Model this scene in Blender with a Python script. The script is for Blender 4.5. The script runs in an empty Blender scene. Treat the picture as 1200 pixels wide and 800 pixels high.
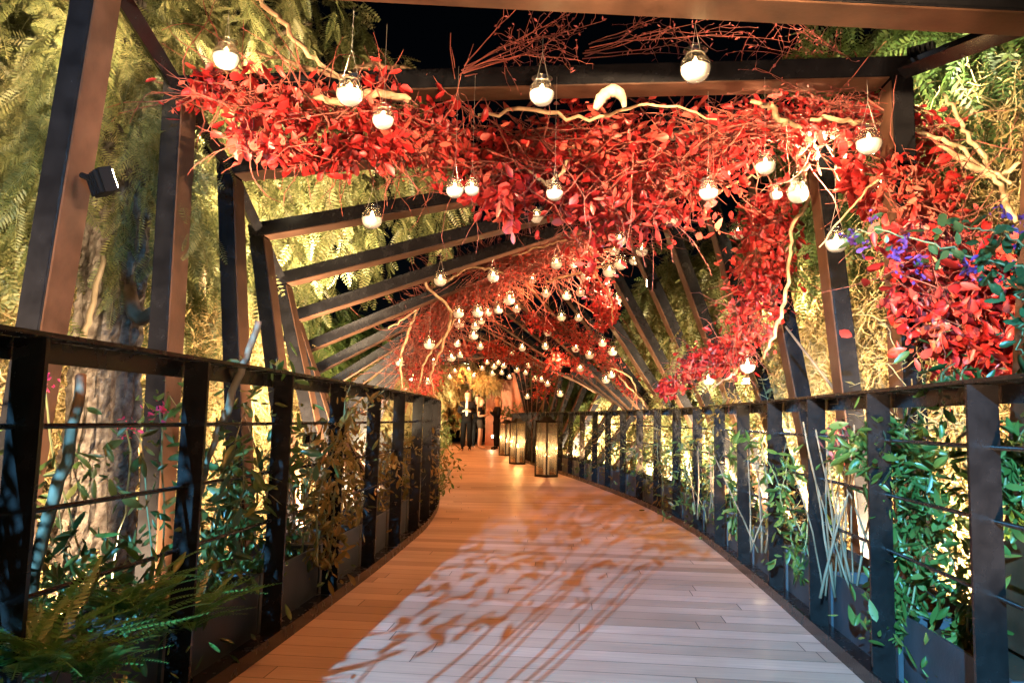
import bpy, math, random
import numpy as np
from mathutils import Matrix, Vector, Euler

random.seed(7)
RNG = np.random.default_rng(11)
R_ = math.radians
scn = bpy.context.scene
COL = scn.collection

# ------------------------------------------------------------------ camera model
PITCH = math.atan(90 / 900.0)
ROLL = 0.025
FWD = np.array([0, math.cos(PITCH), math.sin(PITCH)])
UP0 = np.array([0, -math.sin(PITCH), math.cos(PITCH)])
RT0 = np.array([1.0, 0, 0])
RT = RT0 * math.cos(ROLL) + UP0 * math.sin(ROLL)
UP = UP0 * math.cos(ROLL) - RT0 * math.sin(ROLL)
CAM = np.array([0, 0, 1.0])


def at(px, py, Y):
    """world point seen at a photo position, Y metres down the bridge"""
    d = RT * (px - 600) / 900 - UP * (py - 400) / 900 + FWD
    return CAM + d * (Y / d[1])


# ------------------------------------------------------------------ the path of the bridge
PATH = np.array([(-9, -1.6), (-6, -0.95), (-3, -.5), (0, -.12), (3, .2), (5, .37), (7, .49), (8.5, .46), (10, .34), (12.3, .05),
                 (14.4, -.29), (17.3, -.78), (20, -1.04), (22, -1.16), (25, -1.25), (34, -1.4)])


def _spline():
    ys = np.arange(-9, 34.01, 0.1)
    x = np.interp(ys, PATH[:, 0], PATH[:, 1])
    k = np.exp(-np.linspace(-2, 2, 21) ** 2)
    k /= k.sum()
    xp = np.pad(x, 10, mode='edge')
    return ys, np.convolve(xp, k, mode='valid')


_YS, _XS = _spline()


def xc(Y):
    return np.interp(Y, _YS, _XS)


def onpath(Y, off, z):
    s = (xc(Y + .1) - xc(Y - .1)) / .2
    n = math.hypot(1, s)
    return np.array([xc(Y) + off / n, Y - off * s / n, z])


def heading(Y):
    s = (xc(Y + .1) - xc(Y - .1)) / .2
    return -math.atan(s)          # z rotation so that local +Y follows the path


HALF = 1.22      # half deck width
RAIL_Z = 1.16
RZ = {-1: 1.175, 1: 1.14}
FH = 1.94         # half side of the square frames
FZ = 0.87


def fz(Y):
    return float(np.interp(Y, [3, 4, 5, 8.5, 24], [.81, .87, .88, .74, .75]))


def fo(Y):
    return float(np.interp(Y, [3, 4, 5, 9], [.24, .23, .18, .17]))


def theta(Y):
    return R_(-4.0 + 5.3 * (Y - 3.1))


def ceil_z(X, Y):
    th = theta(Y)
    dx = X - (xc(Y) - fo(Y))
    a = (FH + dx * math.sin(th)) / max(math.cos(th), 1e-3)
    if math.sin(th) > 0.02:
        a = min(a, (FH - dx * math.cos(th)) / math.sin(th))
    return fz(Y) + a


# ------------------------------------------------------------------ mesh helpers
class MB:
    def __init__(self):
        self.v = []
        self.f = {}
        self.n = 0

    def add(self, v, faces):
        v = np.asarray(v, float).reshape(-1, 3)
        for k, arr in faces.items():
            self.f.setdefault(k, []).append(np.asarray(arr, np.int64).reshape(-1, k) + self.n)
        self.v.append(v)
        self.n += len(v)

    def box(self, c, size, rot=None):
        s = np.array(size) / 2.0
        v = np.array([(x, y, z) for x in (-1, 1) for y in (-1, 1) for z in (-1, 1)], float) * s
        if rot is not None:
            v = v @ np.asarray(rot).T
        v = v + np.asarray(c)
        self.add(v, {4: [(0, 1, 3, 2), (4, 6, 7, 5), (0, 4, 5, 1), (2, 3, 7, 6), (0, 2, 6, 4), (1, 5, 7, 3)]})

    def tube(self, pts, rad, n=6, cap=True):
        pts = np.asarray(pts, float)
        m = len(pts)
        rad = np.broadcast_to(np.asarray(rad, float), (m,))
        t = np.gradient(pts, axis=0)
        t /= np.linalg.norm(t, axis=1)[:, None] + 1e-9
        a = np.array([0, 0, 1.0]) if abs(t[0][2]) < .9 else np.array([1.0, 0, 0])
        us = []
        u = a - t[0] * a.dot(t[0])
        for i in range(m):
            u = u - t[i] * u.dot(t[i])
            u /= np.linalg.norm(u) + 1e-9
            us.append(u)
        us = np.array(us)
        ws = np.cross(t, us)
        ang = np.linspace(0, 2 * np.pi, n, endpoint=False)
        ring = us[:, None, :] * np.cos(ang)[None, :, None] + ws[:, None, :] * np.sin(ang)[None, :, None]
        v = (pts[:, None, :] + ring * rad[:, None, None]).reshape(-1, 3)
        i = np.arange(m - 1)[:, None] * n
        j = np.arange(n)[None, :]
        q = np.stack([i + j, i + (j + 1) % n, i + n + (j + 1) % n, i + n + j], -1).reshape(-1, 4)
        fs = {4: q}
        if cap:
            fs[n] = np.array([list(range(n))[::-1], [(m - 1) * n + k for k in range(n)]]) if n != 4 else np.zeros((0, 4), int)
            if n == 4:
                fs[4] = np.concatenate([q, np.array([[3, 2, 1, 0], [(m - 1) * 4 + k for k in range(4)]])])
        self.add(v, fs)

    def lathe(self, prof, n=16, c=(0, 0, 0)):
        prof = np.asarray(prof, float)
        m = len(prof)
        ang = np.linspace(0, 2 * np.pi, n, endpoint=False)
        v = np.stack([prof[:, None, 0] * np.cos(ang), prof[:, None, 0] * np.sin(ang), np.repeat(prof[:, 1:2], n, 1)], -1).reshape(-1, 3)
        i = np.arange(m - 1)[:, None] * n
        j = np.arange(n)[None, :]
        q = np.stack([i + j, i + (j + 1) % n, i + n + (j + 1) % n, i + n + j], -1).reshape(-1, 4)
        self.add(v + np.asarray(c), {4: q})

    def inst(self, tv, tf, mats, pos):
        """template copies: tv (k,3), tf {n: faces}, mats (N,3,3) columns = axes, pos (N,3)"""
        tv = np.asarray(tv, float)
        N = len(pos)
        if N == 0:
            return
        k = len(tv)
        v = np.einsum('nij,kj->nki', mats, tv) + pos[:, None, :]
        fs = {}
        off = (np.arange(N) * k)[:, None, None]
        for s, arr in tf.items():
            fs[s] = (np.asarray(arr, np.int64)[None] + off).reshape(-1, s)
        self.add(v.reshape(-1, 3), fs)

    def mesh(self, name, mat, smooth=False, origin=(0, 0, 0), inv=None):
        me = bpy.data.meshes.new(name)
        if not self.v:
            return me
        v = np.concatenate(self.v) - np.asarray(origin)
        if inv is not None:
            A = np.array(inv)
            v = v @ A[:3, :3].T + A[:3, 3]
        loops, starts, tot = [], [], 0
        for k, lst in self.f.items():
            a = np.concatenate(lst)
            loops.append(a.reshape(-1))
            starts.append(tot + np.arange(len(a)) * k)
            tot += a.size
        loops = np.concatenate(loops)
        starts = np.concatenate(starts)
        me.vertices.add(len(v))
        me.vertices.foreach_set('co', v.astype(np.float32).reshape(-1))
        me.loops.add(len(loops))
        me.loops.foreach_set('vertex_index', loops.astype(np.int32))
        me.polygons.add(len(starts))
        me.polygons.foreach_set('loop_start', starts.astype(np.int32))
        me.polygons.foreach_set('use_smooth', np.full(len(starts), bool(smooth)))
        me.update(calc_edges=True)
        me.validate()
        if mat is not None:
            me.materials.append(mat)
        return me

    def build(self, name, mat, parent=None, smooth=False, origin=None, inv=None):
        if origin is None:
            origin = tuple(parent.location) if (parent is not None and parent.type == 'EMPTY' and inv is None) else (0, 0, 0)
        return link(name, self.mesh(name, mat, smooth, origin, inv), parent)


def link(name, data, parent=None):
    o = bpy.data.objects.new(name, data)
    COL.objects.link(o)
    if parent is not None:
        o.parent = parent
    return o


def tag(o, label=None, cat=None, group=None, kind=None):
    if label:
        o['label'] = label
    if cat:
        o['category'] = cat
    if group:
        o['group'] = group
    if kind:
        o['kind'] = kind
    return o


def thing(name, label, cat, loc=(0, 0, 0), rz=0, group=None):
    o = bpy.data.objects.new(name, None)
    COL.objects.link(o)
    o.location = loc
    o.rotation_euler = (0, 0, rz)
    o.empty_display_size = .1
    return tag(o, label, cat, group)


def copy_tree(o, parent=None):
    c = o.copy()
    COL.objects.link(c)
    if parent is not None:
        c.parent = parent
    for ch in list(o.children):
        copy_tree(ch, c)
    return c


def unit(v):
    v = np.asarray(v, float)
    return v / (np.linalg.norm(v, axis=-1, keepdims=True) + 1e-9)


def axes(d, nrm, scale):
    """columns: x = d, z ~ nrm, times scale"""
    d = unit(d)
    z = unit(nrm - d * (nrm * d).sum(-1, keepdims=True))
    y = np.cross(z, d)
    return np.stack([d, y, z], -1) * np.asarray(scale).reshape(-1, 1, 1)


def rand_dirs(n):
    return unit(RNG.normal(size=(n, 3)))


def smooth_path(pts, m):
    """Catmull-Rom resampling of a list of rows (any width)"""
    p = np.asarray(pts, float)
    if len(p) == 2:
        t = np.linspace(0, 1, m)[:, None]
        return p[0] * (1 - t) + p[1] * t
    q = np.vstack([2 * p[0] - p[1], p, 2 * p[-1] - p[-2]])
    seg = np.linalg.norm(np.diff(p[:, :3], axis=0), axis=1)
    cum = np.concatenate([[0], np.cumsum(seg)])
    out = []
    for s in np.linspace(0, cum[-1], m):
        i = min(max(np.searchsorted(cum, s) - 1, 0), len(p) - 2)
        t = (s - cum[i]) / (seg[i] + 1e-9)
        a, b, c, d = q[i], q[i + 1], q[i + 2], q[i + 3]
        out.append(.5 * ((2 * b) + (c - a) * t + (2 * a - 5 * b + 4 * c - d) * t * t + (3 * b - a - 3 * c + d) * t ** 3))
    return np.array(out)


# ------------------------------------------------------------------ materials
def mat_new(name):
    m = bpy.data.materials.new(name)
    m.use_nodes = True
    nt = m.node_tree
    nt.nodes.clear()
    out = nt.nodes.new('ShaderNodeOutputMaterial')
    return m, nt, out


def principled(name, col, rough=.5, metal=0, spec=.5, noise=0, nscale=20, bump=0, bscale=80, col2=None, rvar=0):
    m, nt, out = mat_new(name)
    b = nt.nodes.new('ShaderNodeBsdfPrincipled')
    b.inputs['Base Color'].default_value = (*col, 1)
    b.inputs['Roughness'].default_value = rough
    b.inputs['Metallic'].default_value = metal
    b.inputs['Specular IOR Level'].default_value = spec
    nt.links.new(b.outputs[0], out.inputs[0])
    tc = nt.nodes.new('ShaderNodeTexCoord')
    if noise or col2:
        nz = nt.nodes.new('ShaderNodeTexNoise')
        nz.inputs['Scale'].default_value = nscale
        nz.inputs['Detail'].default_value = 6
        nt.links.new(tc.outputs['Object'], nz.inputs['Vector'])
        cr = nt.nodes.new('ShaderNodeValToRGB')
        c2 = col2 or tuple(c * (1 - noise) for c in col)
        cr.color_ramp.elements[0].position = .35
        cr.color_ramp.elements[1].position = .65
        cr.color_ramp.elements[0].color = (*c2, 1)
        cr.color_ramp.elements[1].color = (*col, 1)
        nt.links.new(nz.outputs['Fac'], cr.inputs['Fac'])
        nt.links.new(cr.outputs['Color'], b.inputs['Base Color'])
        if rvar:
            mr = nt.nodes.new('ShaderNodeMapRange')
            mr.inputs['To Min'].default_value = max(rough - rvar, .05)
            mr.inputs['To Max'].default_value = rough + rvar
            nt.links.new(nz.outputs['Fac'], mr.inputs['Value'])
            nt.links.new(mr.outputs[0], b.inputs['Roughness'])
    if bump:
        nb = nt.nodes.new('ShaderNodeTexNoise')
        nb.inputs['Scale'].default_value = bscale
        nb.inputs['Detail'].default_value = 5
        nt.links.new(tc.outputs['Object'], nb.inputs['Vector'])
        bp = nt.nodes.new('ShaderNodeBump')
        bp.inputs['Strength'].default_value = bump
        bp.inputs['Distance'].default_value = .01
        nt.links.new(nb.outputs['Fac'], bp.inputs['Height'])
        nt.links.new(bp.outputs[0], b.inputs['Normal'])
    return m


def leaf_mat(name, cols, trans=.35, rough=.5, spec=.35, clump=1.3):
    """cols: list of colours spread over leaves (random per leaf plus a soft noise so clumps differ)"""
    m, nt, out = mat_new(name)
    g = nt.nodes.new('ShaderNodeNewGeometry')
    nz = nt.nodes.new('ShaderNodeTexNoise')
    nz.inputs['Scale'].default_value = clump
    nz.inputs['Detail'].default_value = 2
    nt.links.new(g.outputs['Position'], nz.inputs['Vector'])
    mx = nt.nodes.new('ShaderNodeMath')
    mx.operation = 'MULTIPLY_ADD'
    mx.inputs[1].default_value = .55
    nt.links.new(g.outputs['Random Per Island'], mx.inputs[0])
    m2 = nt.nodes.new('ShaderNodeMath')
    m2.operation = 'MULTIPLY_ADD'
    m2.inputs[1].default_value = 1.3
    m2.inputs[2].default_value = -.42
    nt.links.new(nz.outputs['Fac'], m2.inputs[0])
    nt.links.new(m2.outputs[0], mx.inputs[2])
    cr = nt.nodes.new('ShaderNodeValToRGB')
    el = cr.color_ramp.elements
    while len(el) < len(cols):
        el.new(.5)
    for i, c in enumerate(cols):
        el[i].position = i / (len(cols) - 1)
        el[i].color = (*c, 1)
    nt.links.new(mx.outputs[0], cr.inputs['Fac'])
    b = nt.nodes.new('ShaderNodeBsdfPrincipled')
    b.inputs['Roughness'].default_value = rough
    b.inputs['Specular IOR Level'].default_value = spec
    nt.links.new(cr.outputs['Color'], b.inputs['Base Color'])
    t = nt.nodes.new('ShaderNodeBsdfTranslucent')
    nt.links.new(cr.outputs['Color'], t.inputs['Color'])
    ms = nt.nodes.new('ShaderNodeMixShader')
    ms.inputs[0].default_value = trans
    nt.links.new(b.outputs[0], ms.inputs[1])
    nt.links.new(t.outputs[0], ms.inputs[2])
    nt.links.new(ms.outputs[0], out.inputs[0])
    return m


def emit_mat(name, col, s):
    m, nt, out = mat_new(name)
    e = nt.nodes.new('ShaderNodeEmission')
    e.inputs['Color'].default_value = (*col, 1)
    e.inputs['Strength'].default_value = s
    nt.links.new(e.outputs[0], out.inputs[0])
    return m


def glass_mat(name, tint=(1, 1, 1), base=.04, rough=.03, gloss=(1, 1, 1), haze=0):
    """thin clear glass: a fresnel mix of a see-through and a mirror layer"""
    m, nt, out = mat_new(name)
    t = nt.nodes.new('ShaderNodeBsdfTransparent')
    t.inputs['Color'].default_value = (*tint, 1)
    g = nt.nodes.new('ShaderNodeBsdfGlossy')
    g.inputs['Roughness'].default_value = rough
    g.inputs['Color'].default_value = (*gloss, 1)
    lw = nt.nodes.new('ShaderNodeLayerWeight')
    lw.inputs['Blend'].default_value = .35
    mr = nt.nodes.new('ShaderNodeMapRange')
    mr.inputs['To Min'].default_value = base
    mr.inputs['To Max'].default_value = .7
    nt.links.new(lw.outputs['Facing'], mr.inputs['Value'])
    p = nt.nodes.new('ShaderNodeMath')
    p.operation = 'POWER'
    p.inputs[1].default_value = 1.0
    nt.links.new(mr.outputs[0], p.inputs[0])
    if haze:
        tl = nt.nodes.new('ShaderNodeBsdfTranslucent')
        tl.inputs['Color'].default_value = (.95, .93, .9, 1)
        mh = nt.nodes.new('ShaderNodeMixShader')
        mh.inputs[0].default_value = haze
        nt.links.new(t.outputs[0], mh.inputs[1])
        nt.links.new(tl.outputs[0], mh.inputs[2])
        t = mh
    ms = nt.nodes.new('ShaderNodeMixShader')
    nt.links.new(p.outputs[0], ms.inputs[0])
    nt.links.new(t.outputs[0], ms.inputs[1])
    nt.links.new(g.outputs[0], ms.inputs[2])
    nt.links.new(ms.outputs[0], out.inputs[0])
    return m


def deck_mat():
    m, nt, out = mat_new('deck_boards')
    N = nt.nodes.new
    L = nt.links.new
    uv = N('ShaderNodeUVMap')
    def mth(op, a, b=None, c=None):
        n = N('ShaderNodeMath')
        n.operation = op
        for k_, x_ in enumerate((a, b, c)):
            if x_ is None:
                continue
            if isinstance(x_, (int, float)):
                n.inputs[k_].default_value = x_
            else:
                L(x_, n.inputs[k_])
        return n.outputs[0]
    sx = N('ShaderNodeSeparateXYZ')
    L(uv.outputs[0], sx.inputs[0])
    BWID, BLEN = .145, 1.9
    vr = mth('DIVIDE', sx.outputs[1], BWID)
    row = mth('FLOOR', vr)
    wn = N('ShaderNodeTexWhiteNoise')
    wn.noise_dimensions = '1D'
    L(row, wn.inputs['W'])
    ur = mth('ADD', mth('DIVIDE', sx.outputs[0], BLEN), mth('MULTIPLY', wn.outputs['Value'], 7.0))
    colm = mth('FLOOR', ur)
    cmb = N('ShaderNodeCombineXYZ')
    L(row, cmb.inputs[0])
    L(colm, cmb.inputs[1])
    wb = N('ShaderNodeTexWhiteNoise')
    wb.noise_dimensions = '2D'
    L(cmb.outputs[0], wb.inputs['Vector'])
    fv, fu = mth('FRACT', vr), mth('FRACT', ur)
    dv = mth('MULTIPLY', mth('MINIMUM', fv, mth('SUBTRACT', 1.0, fv)), BWID)
    du = mth('MULTIPLY', mth('MINIMUM', fu, mth('SUBTRACT', 1.0, fu)), BLEN)
    gap = mth('LESS_THAN', mth('MINIMUM', dv, du), .0022)
    cr = N('ShaderNodeValToRGB')
    ramp = ((0, (.23, .155, .11)), (.10, (.35, .255, .19)), (.6, (.41, .305, .235)), (1, (.46, .345, .27)))
    for p, c in ramp[1:3]:
        cr.color_ramp.elements.new(p)
    for e, (p, c) in zip(cr.color_ramp.elements, ramp):
        e.position = p
        e.color = (*c, 1)
    L(wb.outputs['Value'], cr.inputs['Fac'])
    mp = N('ShaderNodeMapping')
    mp.inputs['Scale'].default_value = (1.6, 26, 1)
    L(uv.outputs[0], mp.inputs['Vector'])
    gr = N('ShaderNodeTexNoise')
    gr.inputs['Scale'].default_value = 2.2
    gr.inputs['Detail'].default_value = 7
    gr.inputs['Distortion'].default_value = .6
    L(mp.outputs[0], gr.inputs['Vector'])
    big = N('ShaderNodeTexNoise')
    big.inputs['Scale'].default_value = 1.1
    big.inputs['Detail'].default_value = 4
    L(uv.outputs[0], big.inputs['Vector'])
    gm = N('ShaderNodeMapRange')
    gm.inputs['From Min'].default_value = .3
    gm.inputs['From Max'].default_value = .7
    gm.inputs['To Min'].default_value = .82
    gm.inputs['To Max'].default_value = 1.14
    L(gr.outputs['Fac'], gm.inputs['Value'])
    mu = N('ShaderNodeMixRGB')
    mu.blend_type = 'MULTIPLY'
    mu.inputs[0].default_value = 1
    L(cr.outputs['Color'], mu.inputs[1])
    L(gm.outputs[0], mu.inputs[2])
    bm_ = N('ShaderNodeMapRange')
    bm_.inputs['From Min'].default_value = .3
    bm_.inputs['From Max'].default_value = .7
    bm_.inputs['To Min'].default_value = .72
    bm_.inputs['To Max'].default_value = 1.1
    L(big.outputs['Fac'], bm_.inputs['Value'])
    mu2 = N('ShaderNodeMixRGB')
    mu2.blend_type = 'MULTIPLY'
    mu2.inputs[0].default_value = 1
    L(mu.outputs[0], mu2.inputs[1])
    L(bm_.outputs[0], mu2.inputs[2])
    dk = N('ShaderNodeMixRGB')
    L(gap, dk.inputs[0])
    L(mu2.outputs[0], dk.inputs[1])
    dk.inputs[2].default_value = (.03, .018, .012, 1)
    b = N('ShaderNodeBsdfPrincipled')
    L(dk.outputs[0], b.inputs['Base Color'])
    rg = N('ShaderNodeMapRange')
    rg.inputs['To Min'].default_value = .28
    rg.inputs['To Max'].default_value = .58
    L(gr.outputs['Fac'], rg.inputs['Value'])
    L(rg.outputs[0], b.inputs['Roughness'])
    b.inputs['Specular IOR Level'].default_value = .4
    bp = N('ShaderNodeBump')
    bp.inputs['Strength'].default_value = .35
    bp.inputs['Distance'].default_value = .004
    hs = N('ShaderNodeMath')
    hs.operation = 'MULTIPLY_ADD'
    hs.inputs[1].default_value = -2.0
    gs = N('ShaderNodeMath')
    gs.operation = 'MULTIPLY'
    gs.inputs[1].default_value = .10
    L(gr.outputs['Fac'], gs.inputs[0])
    L(gap, hs.inputs[0])
    L(gs.outputs[0], hs.inputs[2])
    hs.inputs[1].default_value = -1.0
    L(hs.outputs[0], bp.inputs['Height'])
    L(bp.outputs[0], b.inputs['Normal'])
    L(b.outputs[0], out.inputs[0])
    return m


M = {}
M['deck'] = deck_mat()
M['steel'] = principled('painted_steel', (.0095, .009, .010), .25, spec=.30, noise=.45, nscale=9, bump=.05, bscale=60, rvar=.07)
M['rail'] = principled('railing_steel', (.0085, .007, .0065), .26, spec=.34, noise=.4, nscale=14, bump=.05, bscale=70, rvar=.08)
M['planter'] = principled('planter_sheet', (.030, .036, .042), .55, noise=.5, nscale=6, bump=.1)
M['ground'] = principled('soil', (.045, .036, .022), .95, spec=.1, noise=.5, nscale=1.4, bump=.6, bscale=8)
M['bark'] = principled('rough_bark', (.085, .072, .06), .9, spec=.15, col2=(.025, .017, .012), nscale=22, bump=1.0, bscale=45)
M['bark2'] = principled('brown_bark', (.13, .09, .06), .85, spec=.2, col2=(.05, .035, .02), nscale=9, bump=.8, bscale=22)
M['branch'] = principled('pale_branch', (.42, .29, .16), .6, spec=.3, col2=(.25, .14, .07), nscale=18, bump=.3, bscale=60)
M['twig'] = principled('reddish_twig', (.25, .065, .04), .6, spec=.3, col2=(.12, .03, .02), nscale=12)
M['twig_dark'] = principled('dark_red_twig', (.20, .05, .035), .6, spec=.3, col2=(.09, .03, .02), nscale=12)
M['drytwig'] = principled('straw_twig', (.42, .32, .15), .7, spec=.25, col2=(.23, .15, .06), nscale=3)
M['bamboo'] = principled('weathered_cane', (.20, .155, .10), .6, spec=.2, col2=(.10, .075, .045), nscale=7, bump=.2)
M['stem'] = principled('green_stem', (.12, .13, .05), .6)
M['red'] = leaf_mat('red_leaves', [(.04, .004, .004), (.17, .010, .008), (.36, .013, .013), (.48, .028, .022), (.58, .10, .065), (.54, .17, .11)], .34, .42, .45, 2.6)
M['red2'] = leaf_mat('red_leaves_small', [(.10, .008, .006), (.27, .016, .011), (.42, .035, .02), (.52, .09, .05)], .35, .45, .4, 2.0)
M['bud'] = leaf_mat('dull_pink_buds', [(.16, .03, .03), (.30, .07, .06), (.36, .12, .09)], .2, .5)
M['pepper'] = leaf_mat('olive_fronds', [(.032, .046, .013), (.080, .090, .028), (.14, .135, .048), (.24, .20, .085)], .42, .5, .35, .9)
M['pepper2'] = leaf_mat('green_fronds', [(.02, .045, .010), (.045, .08, .018), (.09, .12, .03), (.14, .14, .04)], .40, .5, .35, .8)
M['dry'] = leaf_mat('straw_leaves', [(.10, .08, .022), (.20, .145, .045), (.30, .21, .075), (.38, .28, .12)], .40, .6, .25, 1.1)
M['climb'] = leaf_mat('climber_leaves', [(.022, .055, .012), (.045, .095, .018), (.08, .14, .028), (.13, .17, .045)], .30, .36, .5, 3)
M['climb_dark'] = leaf_mat('dark_climber_leaves', [(.02, .045, .012), (.04, .08, .02), (.07, .11, .03), (.12, .12, .03)], .30, .4, .5, 3)  # darker green climber leaves
M['autumn'] = leaf_mat('yellowing_leaves', [(.05, .06, .012), (.12, .10, .02), (.20, .13, .03), (.25, .12, .04)], .35, .45, .4, 3)
M['fern'] = leaf_mat('fern_fronds', [(.022, .08, .018), (.04, .13, .028), (.06, .17, .035), (.09, .18, .04)], .35, .42, .45, 5)
M['purple'] = leaf_mat('purple_petals', [(.09, .035, .17), (.15, .055, .24), (.20, .07, .24)], .4, .5, .3, 6)
M['pink'] = leaf_mat('pink_petals', [(.42, .02, .07), (.55, .05, .14)], .35, .5, .3, 6)
M['vineleaf'] = leaf_mat('bluegreen_leaves', [(.022, .05, .018), (.04, .085, .028), (.07, .12, .04)], .3, .35, .5, 5)
M['pale'] = leaf_mat('pale_fronds', [(.20, .19, .08), (.32, .28, .12), (.42, .36, .18)], .4, .5, .35, 1.5)
M['glass'] = glass_mat('jar_glass', (.96, .95, .93), .07, 0.0, haze=.05)
M['lglass'] = glass_mat('lantern_glass', (.95, .90, .80), .16, 0.0, (1.0, .84, .55), haze=.035)
M['wax'] = principled('white_wax', (.84, .80, .72), .5)
_b = [n for n in M['wax'].node_tree.nodes if n.type == 'BSDF_PRINCIPLED'][0]
_b.inputs['Emission Color'].default_value = (1, .66, .33, 1)
_b.inputs['Emission Strength'].default_value = .5  # flame glow through the wax is put in as emission
M['flame'] = emit_mat('candle_flame', (1, .62, .25), 55)
M['lamp'] = emit_mat('lamp_lens', (1, .80, .50), 40)
M['wire'] = principled('thin_wire', (.32, .29, .25), .35, metal=.8)
M['black'] = principled('black_housing', (.004, .004, .0045), .65, spec=.04)
M['sticker'] = principled('white_sticker', (.7, .7, .68), .5)
M['lframe'] = principled('dark_bronze', (.022, .017, .012), .4, metal=.4)
M['terra'] = principled('terracotta_plaster', (.46, .19, .115), .85, noise=.25, nscale=3, bump=.3, bscale=30)
M['skin'] = principled('skin', (.50, .30, .21), .5)
M['suit'] = principled('black_cloth', (.005, .005, .006), .85, spec=.1, noise=.3, nscale=30)
M['shirt'] = principled('white_cotton', (.50, .48, .46), .8)
M['hair_dark'] = principled('dark_hair', (.018, .011, .008), .5)
M['hair_fair'] = principled('fair_hair', (.22, .13, .06), .5)
M['grey_short'] = principled('charcoal_cloth', (.03, .028, .028), .8)
M['pot'] = principled('red_pot', (.35, .05, .03), .6)
M['tablewood'] = principled('red_table', (.38, .07, .035), .5)
M['drift'] = principled('driftwood', (.50, .42, .30), .75, col2=(.30, .22, .13), nscale=9, bump=.5, bscale=30)

ORD = ['first', 'second', 'third', 'fourth', 'fifth', 'sixth', 'seventh', 'eighth', 'ninth', 'tenth', 'eleventh', 'twelfth', 'thirteenth',
       'fourteenth', 'fifteenth', 'sixteenth', 'seventeenth', 'eighteenth', 'nineteenth', 'twentieth', 'twenty-first', 'twenty-second',
       'twenty-third', 'twenty-fourth', 'twenty-fifth', 'twenty-sixth', 'twenty-seventh', 'twenty-eighth', 'twenty-ninth', 'thirtieth',
       'thirty-first', 'thirty-second', 'thirty-third', 'thirty-fourth', 'thirty-fifth', 'thirty-sixth']

# ------------------------------------------------------------------ leaf templates
# broad leaf: length 1 along x, cupped, 8 quads/tris
LEAF_V = np.array([(0, 0, 0), (.28, 0, -.03), (.58, 0, .0), (.84, 0, .05), (1.0, 0, .10),
                   (.24, .17, .06), (.56, .29, .11), (.84, .20, .12),
                   (.24, -.17, .06), (.56, -.29, .11), (.84, -.20, .12)], float)
LEAF_F = {4: [(1, 2, 6, 5), (2, 3, 7, 6), (2, 1, 8, 9), (3, 2, 9, 10)], 3: [(0, 1, 5), (3, 4, 7), (1, 0, 8), (4, 3, 10)]}
LANCE_V = LEAF_V * np.array([1, .62, .8])
SMALL_V = np.array([(0, 0, 0), (.5, .22, .07), (1, 0, .04), (.5, -.22, .07), (.5, 0, 0)], float)
SMALL_F = {3: [(0, 4, 1), (4, 2, 1), (0, 3, 4), (4, 3, 2)]}


def frond_template(pairs, wid=.24, lw=.035, droop=.28, taper=True):
    """pinnate frond along +x, length 1"""
    vs, q = [], []
    for i in range(pairs):
        t = (i + 1) / (pairs + .5)
        L = wid * (math.sin(math.pi * (t * .8 + .18)) ** .7 if taper else 1)
        c = np.array([t, 0, -droop * t * t])
        for s in (-1, 1):
            d = np.array([.45, s * .9, -.25])
            d /= np.linalg.norm(d)
            side = np.array([.9, -s * .45, 0])
            b = len(vs)
            vs += [c, c + d * L * .5 + side * lw, c + d * L, c + d * L * .5 - side * lw]
            q.append((b, b + 1, b + 2, b + 3))
    b = len(vs)
    for t in np.linspace(0, 1, 5):
        c = np.array([t, 0, -droop * t * t])
        vs += [c + np.array([0, .006, .004]), c + np.array([0, -.006, .004])]
    for i in range(4):
        q.append((b + 2 * i, b + 2 * i + 1, b + 2 * i + 3, b + 2 * i + 2))
    return np.array(vs), {4: q}


FROND_NEAR = frond_template(15, .22, .020)
FROND_MID = frond_template(8, .26, .042)
FERN = frond_template(22, .13, .017, .35)


def droop_crown(mb, centres, n_strand, length, frond, flen, step, spread=.25, up=.15):
    """drooping strands hung with pinnate fronds; centres: rows x,y,z,rx,ry,rz"""
    P, D, S = [], [], []
    for k in range(n_strand):
        c = centres[RNG.integers(len(centres))]
        u = rand_dirs(1)[0] * RNG.uniform(.45, 1) ** .5
        p = np.array(c[:3]) + u * np.array(c[3:6])
        L = length * RNG.uniform(.5, 1.3)
        hdir = unit(np.array([u[0], u[1], 0]) + RNG.normal(size=3) * .4)
        hdir[2] = up
        n = max(int(L / step), 3)
        v = hdir.copy()
        for i in range(n):
            v = unit(v + np.array([0, 0, -.34]) + RNG.normal(size=3) * .10)
            p = p + v * step
            for _ in range(2):
                side = unit(np.cross(v, rand_dirs(1)[0]))
                P.append(p)
                D.append(unit(v * .8 + side * .75 + np.array([0, 0, -.25])))
                S.append(flen * RNG.uniform(.6, 1.15))
    P, D, S = np.array(P), np.array(D), np.array(S)
    nrm = unit(RNG.normal(size=P.shape) * .6 + np.array([0, 0, 1.0]))
    mb.inst(frond[0], frond[1], axes(D, nrm, S), P)
    return P


def leaf_cloud(mb, P, size, tv=SMALL_V, tf=SMALL_F, droop=.5, outward=None):
    n = len(P)
    D = rand_dirs(n) + np.array([0, 0, -droop])
    if outward is not None:
        D = D + outward
    N = unit(rand_dirs(n) * .8 + np.array([0, 0, .6]))
    A = axes(D, N, size * RNG.uniform(.35, 1.3, n))
    A[:, :, 1] *= RNG.uniform(.6, 1.15, n)[:, None]
    A[:, :, 2] *= RNG.uniform(-1.2, 3.0, n)[:, None]
    mb.inst(tv, tf, A, P)


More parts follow.
